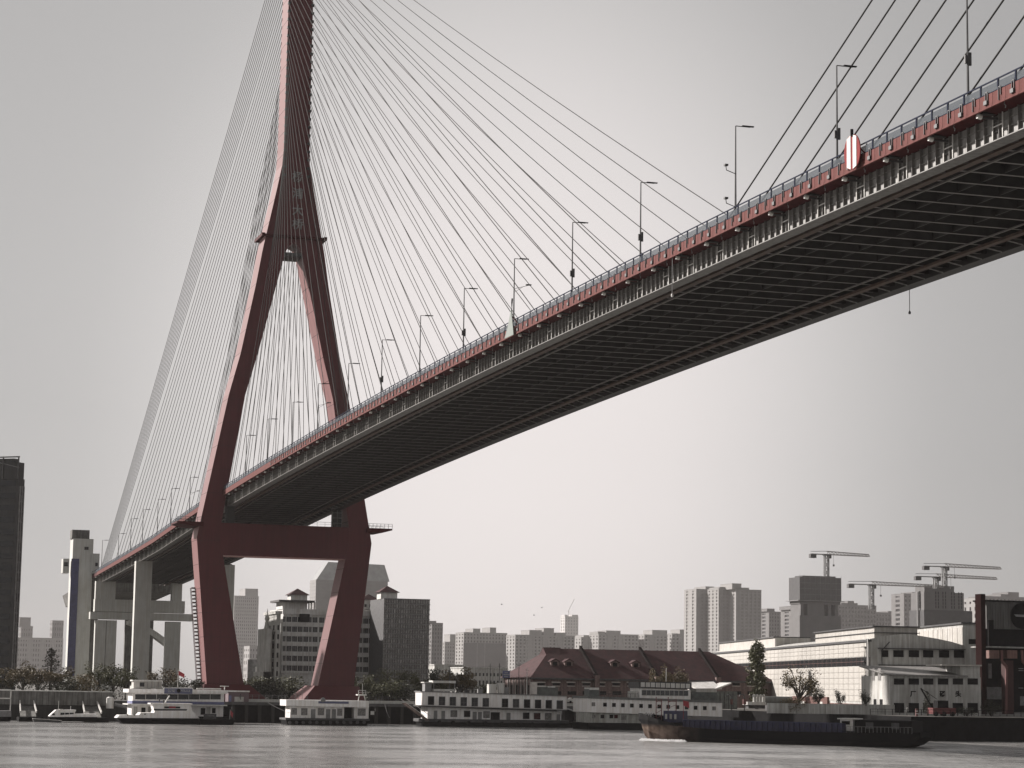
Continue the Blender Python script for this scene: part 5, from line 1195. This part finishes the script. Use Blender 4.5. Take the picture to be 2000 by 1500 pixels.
# small pier boat before the pylon foot
fr = Fr('pier_boat', 'small single-storey white pier boat with a mast moored before the far pylon foot', 'boat', X=40, px=560, yaw=-1)
hullbox(fr, 558, 720, 1404, 1416, 7, BLACK)
b = MB(); fr.bx(b, 558, 1403, 722, 1407, -.4, 7.4); b.build('deck', DGREY, fr.o)
b = MB(); fr.bx(b, 567, 1380, 672, 1404, .4, 6.5); fr.bx(b, 692, 1380, 720, 1404, .4, 6.5); b.build('cabin', WHITEB, fr.o)
b = MB(); fr.bx(b, 672.2, 1381, 691.8, 1404, 3, 6.4); b.build('passage', DARK, fr.o)
slope(fr, 559, 720.5, 1366.5, 1369, 1378.5, 1382, -.6, 7.2).build('roof_fascia', WHITEB, fr.o)
windows(fr, [(570, 1384, 579, 1395), (589, 1384, 599.5, 1396), (621.5, 1384, 632, 1396), (659.5, 1385, 667.5, 1397), (699.5, 1385, 713, 1397)], CURT, .4, 'window', GREY)
windows(fr, [(607, 1385, 616, 1404), (636.5, 1385, 645, 1404), (648, 1385, 656, 1404)], GREY, .4, 'door')
b = MB(); fr.bx(b, 622, 1370, 681, 1374.2, -.66, -.61); b.build('dark_sign_strip', SIGNB, fr.o)
u, z = fr.uw(631, 1367, -.7); MB().tube([(u, -.8, z), (u, -.65, z)], .55, 16).build('emblem', GREY, fr.o)
for k in range(12): u, z = fr.uw(566 + k * 13.2, 1411, -.5); MB().tube([(u, -.7, z), (u, -.42, z)], .38, 10).build('tyre_fender', DGREY, fr.o)
for a in (702, 711): 
    p0, p1 = fr.uw(a - (3 if a < 705 else -3), 1372, 3), fr.uw(a, 1357, 3); MB().bar((p0[0], 3, p0[1]), (p1[0], 3, p1[1]), .16).build('mast_leg', WHITE, fr.o)
b = MB(); fr.bx(b, 698.5, 1356, 716, 1358.5, 2.2, 4.2); b.build('mast_platform', WHITE, fr.o)
b = MB()
for a in (700, 714): fr.bx(b, a, 1348, a + .8, 1356, 2.3, 2.4)
fr.bx(b, 700, 1348, 715, 1348.8, 2.3, 2.4); fr.bx(b, 700, 1352, 715, 1352.6, 2.3, 2.4); b.build('mast_rail', WHITE, fr.o)
b = MB(); fr.bx(b, 707.6, 1335, 708.6, 1356, 3, 3.15); b.build('mast', WHITE, fr.o)
b = MB(); fr.bx(b, 724, 1389, 731, 1396, 1, 1.1); b.build('side_ladder', WHITE, fr.o)
for k in range(3): b = MB(); fr.bx(b, 560 + k * 3, 1392, 560.5 + k * 3, 1404, -.3, -.2); b.build('rail_post', WHITE, fr.o)
b = MB(); fr.bx(b, 559, 1391.4, 567, 1392, -.3, -.22); b.build('rail', WHITE, fr.o)
for x, hh in ((577, 12), (590, 22), (583, 8), (600, 7)): u, z = fr.uw(x, 1367, 1); MB().tube([(u, 1, z), (u, 1, z + hh / 8)], .05, 5).box(u - .35, u + .35, .95, 1.05, z + hh / 8 - .1, z + hh / 8).build('roof_lamp', DGREY, fr.o)
# police pontoon
fr = Fr('police_pontoon', 'white two-deck police pontoon with a slate-blue name board on its roof', 'boat', X=36, px=257, yaw=-1)
hullbox(fr, 252, 448, 1399, 1413, 10, BLACK)
b = MB(); fr.bx(b, 257, 1378, 436, 1399, .8, 9); b.build('lower_cabin', WHITEB, fr.o)
windows(fr, [(276, 1382, 284, 1394), (392, 1383, 401, 1396), (414, 1383, 421, 1393)], DARK, .8)
windows(fr, [(261, 1380, 268, 1399), (289, 1380, 294, 1399), (403, 1381, 411, 1399)], PALE, .8, 'door')
b = MB(); fr.bx(b, 250, 1375.5, 444, 1378, -1, 9.6); b.build('gallery_deck', WHITE, fr.o)
b = MB(); fr.bx(b, 258, 1370, 438, 1375.4, -.2, 9); b.build('blue_band', BLUES, fr.o)
b = MB(); fr.bx(b, 259, 1354, 438, 1370, 0, 9); b.build('upper_cabin', WHITEB, fr.o)
windows(fr, [(264 + k * 21, 1356, 284 + k * 21, 1366) for k in range(8)], GLASS, 0, 'window')
b = MB(); fr.bx(b, 251, 1347, 445, 1354, -.9, 9.6); b.build('roof_fascia', WHITEB, fr.o)
p = [fr.uw(x, y, -1) for x, y in ((311, 1354), (385, 1354), (375, 1343), (321, 1343))]; MB().poly(p, -1.05, 1).build('name_board_surround', WHITEB, fr.o)
b = MB(); fr.bx(b, 321, 1344.5, 375.5, 1355, -1.2, -1.06); nb = b.build('name_board', SIGNB, fr.o)
for s_, x, sz in (('公', 331.5, .95), ('安', 339, .95), ('POLICE', 362, .72)):
    u, z = fr.uw(x, 1349.3, -1.25); text(s_, sz, PALE, 'lettering', nb, (u, -1.23, z), FRONT, .02)
u, z = fr.uw(349, 1349, -1.25); MB().tube([(u, -1.3, z), (u, -1.21, z)], .45, 14).build('emblem', DARK, nb)
b = MB(); fr.bx(b, 261, 1330, 316, 1345, 2, 6); b.build('roof_cabin', CREAM, fr.o); b = MB(); fr.bx(b, 259, 1328, 317, 1331, 1.6, 6.4); b.build('cabin_roof', WHITE, fr.o)
windows(fr, [(273, 1333, 282, 1341)], GLASS, 2)
for x in (288, 295, 302, 309): windows(fr, [(x, 1332, x + .8, 1344)], GREY, 2, 'seam')
b = MB(); fr.bx(b, 430, 1339.5, 447, 1341, 2, 2.2); fr.bx(b, 438, 1341, 439.5, 1347, 2, 2.2); b.build('radar_bar', WHITE, fr.o)
b = MB(); fr.bx(b, 384, 1344, 432, 1346.5, 1, 1.3); b.build('roof_rail', WHITE, fr.o)
P = fr.uw(347, 1342, 4)
fg = thing('flag', 'red flag on a slender pole above the police pontoon', 'flag', fr.A + fr.u * P[0] + fr.v * 4 + Vector((0, 0, P[1])), R(90))
MB().tube([(0, 0, 0), (0, 0, 3.9)], .06, 6).build('pole', WHITE, fg)
MB().loft([[(0.05 + i * .24, .08 * math.sin(i * 1.4), 3.8 - i * .13), (0.05 + i * .24, .08 * math.sin(i * 1.4) + .02, 3.8 - i * .13), (.05 + i * .24, .08 * math.sin(i * 1.4 + .4) + .02, 2.75 - i * .10), (.05 + i * .24, .08 * math.sin(i * 1.4 + .4), 2.75 - i * .10)] for i in range(7)]).build('cloth', FLAG, fg)
# white patrol boat alongside
fr = Fr('patrol_boat', 'sleek white patrol boat with a wide black window, moored before the police pontoon', 'boat', X=46, px=228)
U = lambda x, y: fr.uw(x, y, 0)
p = [U(240, 1414), U(447, 1414), U(447, 1403), (U(400, 1403)), U(228, 1402)]
MB().poly(p, 0, 4.5).build('hull', BLACK, fr.o)
p = [U(228, 1402), U(390, 1403), U(375, 1388), U(302, 1388), U(301, 1392), U(275, 1392), U(271, 1396.4), U(233, 1396.4)]; MB().poly(p, -.1, 4.6).build('topsides', WHITEB, fr.o)
p = [U(302, 1388), U(377, 1402.9), U(373, 1378), U(297, 1376)]; MB().poly([U(303, 1391), U(378, 1402.5), U(373.5, 1376.5), U(297.5, 1374.5)], .3, 4.1).build('wheelhouse', WHITEB, fr.o)
MB().poly([U(303, 1391.5), U(363, 1391.5), U(366, 1385), U(300, 1384.5)], .2, .298).build('window_band', GLASS, fr.o)
b = MB(); fr.bx(b, 321, 1380, 352, 1383.4, .2, .297); b.build('nameplate', DARK, fr.o)
b = MB(); fr.bx(b, 330, 1379.6, 343, 1383, .12, .19); b.build('red_light_bar', FLAG, fr.o)
b = MB(); fr.bx(b, 294, 1373.5, 376, 1376, 0, 4.4); b.build('roof', WHITEB, fr.o)
p0, p1 = U(325, 1373), U(334, 1359); MB().bar((p0[0], 2, p0[1]), (p1[0], 2, p1[1]), .35, .25).build('mast', WHITE, fr.o)
for x, y in ((314, 1365), (322, 1368)): u, z = U(x, y); MB().tube([(u, 2, z - .9), (u, 2, z), (u, 2, z + .1)], [.06, .22, .1], 6).build('searchlight', DGREY, fr.o)
for x in (249, 262, 283): u, z = U(x, 1395 if x < 270 else 1393.5); MB().tube([(u, -.14, z - .15), (u, -.102, z - .15)], .16, 10).build('porthole', DARK, fr.o)
t = thing('tender', 'dark workboat with a red stern flag at the right end of the police pontoon', 'boat', (48, onX(392, 1345, 48).y, 0), R(90))
MB().poly([(.3, -.4), (7.3, -.4), (8.2, 1.2), (0, 1.3)], 0, 2.4).build('hull', BLACK, t); MB().box(1.2, 3.8, .4, 2, 1.3, 2.4).build('cabin', DGREY, t)
MB().tube([(2.6, .2, 1.9), (2.6, .2, 2.0)], .7, 12).build('life_raft', GREY, t); MB().tube([(7, 1, 1.2), (7, 1, 3.4)], .05, 5).build('flagpole', GREY, t)
MB().loft([[(7.05, 1, 3.3), (7.05, 1.03, 3.3), (7.0, 1.03, 2.4), (7.0, 1, 2.4)], [(7.7, 1.05, 2.6), (7.7, 1.08, 2.6), (7.6, 1.08, 1.5), (7.6, 1.05, 1.5)]]).build('stern_flag', FLAG, t)
# launch and small craft at the left
fr = Fr('launch', 'small white cabin launch moored between the two gangways', 'boat', X=40, px=98)
U = lambda x, y: fr.uw(x, y, 0)
MB().poly([U(100, 1409), U(188, 1409), U(190, 1400.5), U(95, 1399)], 0, 3.6).build('hull', BLACK, fr.o)
MB().poly([U(96, 1400.2), U(189, 1400.4), U(189, 1394.5), U(148, 1394.5), U(98, 1398)], -.08, 3.7).build('topsides', WHITEB, fr.o)
MB().poly([U(97, 1398), U(144, 1398.4), U(149, 1386.5), U(110, 1386.5)], .3, 3.2).build('cabin', WHITEB, fr.o)
windows(fr, [(118, 1392, 126, 1397.5), (127, 1392, 135, 1397.5), (136, 1392, 144, 1397.5), (102, 1393.5, 107, 1397)], GLASS, .3)
for a, y in ((115, 1369), (139, 1379)): u, z = U(a, 1386); u1, z1 = U(a, y); MB().bar((u, 1, z), (u, 1, z1), .09).build('mast', WHITE, fr.o)
b = MB(); fr.bx(b, 117, 1385, 123, 1387, .5, 1.5); b.build('roof_light', WHITE, fr.o)
fr = Fr('work_boat', 'grey open-sided work boat at the extreme left with a white frame', 'boat', X=40, px=-30)
U = lambda x, y: fr.uw(x, y, 0)
MB().poly([U(-28, 1409), U(20, 1409), U(22, 1400), U(-30, 1400)], 0, 4).build('hull', BLACK, fr.o)
MB().poly([U(-30, 1400), U(22, 1400), U(22, 1388), U(-30, 1388)], -.06, 4).build('topsides', GREY, fr.o)
b = MB(); fr.bx(b, 20, 1347, 21.8, 1390, .2, .4); fr.bx(b, -20, 1346, 22, 1347.4, .2, .4); fr.bx(b, -20, 1363, 22, 1365, .2, 2); b.build('frame', WHITE, fr.o)
fr = Fr('sampan', 'low dark rowing boat in front of the small white launch', 'boat', X=50, px=62)
U = lambda x, y: fr.uw(x, y, 0)
MB().poly([U(66, 1410), U(118, 1411.5), U(122, 1407.5), U(90, 1406.5), U(64, 1403.5)], 0, 1.4).build('hull', DGREY, fr.o)
MB().poly([U(64, 1403), U(121, 1407), U(121, 1407.8), U(64, 1403.9)], -.05, 1.45).build('gunwale', PALE, fr.o)
def ramp_(label, pxs, X):
    a = onX(pxs[0], 1345, X); b = onX(pxs[1], 1345, X)
    t = thing('gangway', label, 'gangway', (X - 6, a.y, 0)); w = b.y - a.y
    MB().loft([[(0, w * .2, 4.2), (0, w * 1.1, 4.2), (0, w * 1.1, 4.4), (0, w * .2, 4.4)], [(20, -.8, .9), (20, w * .85, .9), (20, w * .85, 1.1), (20, -.8, 1.1)]]).build('ramp', CONCD, t)
    MB().bar((0, w * .2, 5.4), (20, -.8, 2.1), .25, .5).bar((0, w * 1.1, 5.4), (20, w * .85, 2.1), .25, .5).build('side_beam', WHITE, t)
    MB().box(19, 25, -1.5, w + .5, -.8, 1.0).build('float', BLACK, t)
ramp_('left sloping gangway with two pale side beams below the flood wall', (38, 66), 14)
ramp_('right sloping gangway with two pale side beams, beside the police pontoon', (160, 190), 14)
t = thing('storage_tank', 'small white upright tank above a dark pipe at the end of the flood wall', 'tank', (18, onX(216, 1345, 18).y, 4)); MB().tube([(0, 0, -1), (0, 0, 1.4), (0, 0, 1.7)], [.9, .9, .5], 12).build('drum', WHITE, t); MB().tube([(.5, 1, 0), (.5, 3.5, -.6), (.5, 6, -3)], .4, 8).build('pipe', GREY, t)
# mooring lines, deck figures and clutter along the moored boats
def rope(label, a, b):
    t = thing('mooring_rope', label, 'rope', a); d = Vector(b) - Vector(a)
    MB().tube([d * (i / 6) - Vector((0, 0, .5 * 4 * (i / 6) * (1 - i / 6))) for i in range(7)], .05, 5).build('strand', DGREY, t)
rope('mooring rope from the right end of the police pontoon to the quay', (38, -4, 1.6), (17, 2, 4.9))
rope('mooring rope left of the small pier boat', (40, -1.5, 1.8), (17, -6, 4.9))
rope('mooring rope right of the small pier boat', (40, 18.5, 1.8), (17, 23, 4.9))
def person(label, X, px_, z, top, pants):
    P = onX(px_, 1345, X); t = thing('person', label, 'person', (X, P.y, z))
    sk = bpy.data.meshes.new('body'); vs = [(0, 0, .92), (0, 0, 1.2), (0, 0, 1.45), (0, 0, 1.55), (0, 0, 1.68), (0, .19, 1.42), (0, .26, 1.15), (.12, .24, .95), (0, -.19, 1.42), (0, -.26, 1.15), (.12, -.24, .95), (0, .1, .88), (.03, .12, .48), (0, .13, .06), (.12, .13, .03), (0, -.1, .88), (-.03, -.12, .48), (0, -.13, .06), (.12, -.13, .03)]
    es = [(0, 1), (1, 2), (2, 3), (3, 4), (2, 5), (5, 6), (6, 7), (2, 8), (8, 9), (9, 10), (0, 11), (11, 12), (12, 13), (13, 14), (0, 15), (15, 16), (16, 17), (17, 18)]
    rd = [.15, .15, .15, .06, .11, .07, .055, .04, .07, .055, .04, .10, .075, .05, .04, .10, .075, .05, .04]
    m_ = MB()
    for a, b2 in es: m_.tube([vs[a], vs[b2]], [rd[a], rd[b2]], 7)
    o = m_.build('body', top, t)
    MB().tube([(0, .1, .9), (.03, .12, .48), (0, .13, .08)], [.115, .085, .065], 7).tube([(0, -.1, .9), (-.03, -.12, .48), (0, -.13, .08)], [.115, .085, .065], 7).build('trousers', pants, t)
    MB().tube([(0, 0, 1.66), (-.01, 0, 1.72), (-.01, 0, 1.80)], [.105, .125, .07], 8).build('hair', BLACK, t)
person('person in a dark jacket standing on the quay right of the police pontoon', 16, 470, 4.9, DGREY, BLACK)
person('person in a pale top standing on the jetty near the striped barrier post', 143, 1772, 5.0, PALE, DGREY)
# ---- cargo barge under way
a, b_ = onZ(1243, 1446.5, 0), onZ(1775, 1461, 0)
d = Vector((b_.x - a.x, b_.y - a.y, 0)); LB = d.length
fr = Fr('cargo_barge', 'long black cargo barge with a rusty bow and blue hold coaming steaming left', 'ship', pt=(a.x, a.y), yaw=math.degrees(math.atan2(d.y, d.x)) - 90)
U = lambda x, y, v=0: fr.uw(x, y, v)
BW = 9.5
secs = []
st = [(-.035, 0.02, 3.9, 3.7), (-.02, .22, 3.9, 3.2), (.0, .42, 3.85, .9), (.03, .68, 3.7, -.2), (.08, .9, 3.3, -.8), (.16, 1, 2.75, -.8), (.3, 1, 2.35, -.8), (.6, 1, 2.3, -.8), (.85, 1, 2.4, -.8), (.93, .98, 2.5, -.7), (1.0, .93, 2.6, .5), (1.035, .85, 2.7, 1.7)]
DZ = {}
for f, wd, zt, zb in st:
    hw = BW / 2 * wd; m_ = (zt + zb) / 2; x = LB * f
    lo = .55 if f < .1 else .92
    secs.append([(x, BW / 2 - hw, zt), (x, BW / 2 - hw * (1 if f > .1 else .9), m_), (x, BW / 2 - hw * lo, zb), (x, BW / 2 + hw * lo, zb), (x, BW / 2 + hw * (1 if f > .1 else .9), m_), (x, BW / 2 + hw, zt)])
MB().loft(secs).build('hull', RUSTH, fr.o)
bul = []
for f, wd, zt, zb in st[:6]:
    hw = BW / 2 * wd; x = LB * f; hgt = .9 * (1 - f * 4)
    bul.append([(x, BW / 2 - hw, zt), (x, BW / 2 - hw + .12, zt), (x, BW / 2 - hw + .12, zt + hgt), (x, BW / 2 - hw, zt + hgt)])
MB().loft(bul).build('bow_bulwark', BLACK, fr.o)
MB().loft([[(x, BW - y, z) for x, y, z in r_] for r_ in bul]).build('bow_bulwark', BLACK, fr.o)
MB().box(LB * .17, LB * .76, 1.0, BW - 1.0, 2.3, 3.9).build('hold_coaming', BLUEP, fr.o)
for k in range(30): x = LB * (.175 + .0195 * k); MB().box(x, x + .12, .75, .998, 2.35, 3.8).build('coaming_rib', mat('blue_paint_rib', (.009, .011, .05), .5, var=.2), fr.o)
MB().box(LB * .17, LB * .76, .8, 1.0, 3.9, 4.02).build('coaming_rim', mat('blue_paint_rim', (.012, .015, .06), .5), fr.o)
MB().box(LB * .085, LB * .135, 2.2, BW - 2.2, 3.4, 5.5).build('windlass_house', BLUEP, fr.o)
for x in (.092, .110, .128): MB().box(LB * x, LB * x + .4, 2.1, 2.198, 4.0, 4.9).build('house_window', PALE, fr.o)
for x, sp in ((.045, 1.1), (.092, 1.6)):
    m_ = MB().bar((LB * x, 3.5, 3.6), (LB * x, 3.5, 8.0), .12).bar((LB * x + sp, 3.5, 3.6), (LB * x + sp, 3.5, 7.6), .12).bar((LB * x, 3.5, 7.2), (LB * x + sp, 3.5, 7.2), .1)
    for k in range(4): m_.bar((LB * x, 3.5, 4 + k), (LB * x + sp, 3.5, 4.6 + k), .07)
    m_.build('deck_frame', mat('oxide_red_frame', (.16, .05, .045), .6), fr.o)
MB().loft([[(LB * .155, 3, 7.4), (LB * .155, 3.03, 7.4), (LB * .155, 3.03, 6.5), (LB * .155, 3, 6.5)], [(LB * .155 + 1.0, 3.2, 7.2), (LB * .155 + 1.0, 3.23, 7.2), (LB * .155 + 1.1, 3.2, 6.0), (LB * .155 + 1.1, 3.17, 6.0)]]).tube([(LB * .155, 3, 4), (LB * .155, 3, 7.5)], .05, 5).build('bow_flag', FLAG, fr.o)
for k in range(4):
    x = LB * (.0 + .014 * k); MB().tube([(x, BW / 2 - 1.2 - k * .5, 3.9), (x + .1, BW / 2 - 1.4 - k * .5, 4.7), (x + .5, BW / 2 - 1.2 - k * .5, 4.9)], [.3, .34, .2], 8).build('mooring_bollard', DGREY, fr.o)
fr2 = fr
u0, u1, z0_, z1_ = fr.r(1641, 1405, 1666, 1424, 3); MB().box(u0, u1, 3, 6.5, 2.6, z1_).build('aft_house', WHITEB, fr.o); MB().box(u0 - .4, u1 + .5, 2.6, 6.9, z1_, z1_ + .2).build('aft_house_roof', WHITE, fr.o)
MB().box(u0 + .3, u0 + 1.8, 2.9, 2.998, z1_ - .9, z1_ - .3).build('aft_window', DARK, fr.o)
MB().box(LB * .80, LB * 1.0, 1.6, BW - 1.6, 2.5, 4.6).build('engine_house', BLACK, fr.o)
for x in (.84, .93): MB().box(LB * x, LB * x + 1.4, 1.5, 1.598, 3.1, 4.2).build('engine_house_window', DGREY, fr.o)
rl = MB()
for k in range(18): x = LB * (.78 + .0135 * k); rl.bar((x, .3, 2.4), (x, .3, 3.4), .06)
rl.bar((LB * .78, .3, 3.4), (LB * 1.01, .3, 3.5), .06); rl.build('stern_rail', GREY, fr.o)
# bow wave
fm_ = mat('foam', (.8, .8, .8), .6, var=.1)
rng = random.Random(5); bw_ = MB()
for i in range(420):
    x = rng.uniform(-.8, 10) ; y = -rng.uniform(0, 1.0) * (1.0 - x * .05) - (.2 if x > 0 else -1.5 - x * .2) + (3 if x < 1 else max(0, 2.2 - x * .35)); s_ = rng.uniform(.06, .24)
    bw_.add([(x - s_ * 2, y - s_, .03), (x + s_ * 2, y - s_, .03), (x + s_ * 2, y + s_, .03), (x - s_ * 2, y + s_, .03), (x, y, .03 + s_ * 1.8)], [(0, 1, 4), (1, 2, 4), (2, 3, 4), (3, 0, 4)])
o = bw_.build('bow_wave', fm_, kind='stuff'); o.location = fr.A; o.rotation_euler.z = fr.ang
# gulls
for px_, y_, lb in ((980, 1181, 'dark gull high over the warehouse, leftmost'), (1058, 1187, 'tiny gull to the right of the first one'), (1043, 1202, 'lowest tiny gull over the warehouse')):
    P = onX(px_, y_, 60); t = thing('gull', lb, 'bird', P, R(px_ * 3)); MB().tube([(-.2, 0, 0), (0, 0, .02), (.2, 0, .01)], [.02, .07, .015], 6).build('body', DGREY, t)
    MB().loft([[(-.07, -.5, .2), (.05, -.5, .2), (0, -.5, .21)], [(-.14, 0, .05), (.14, 0, .05), (0, 0, .09)], [(-.07, .5, .2), (.05, .5, .2), (0, .5, .21)]]).build('wing', GREY, t)
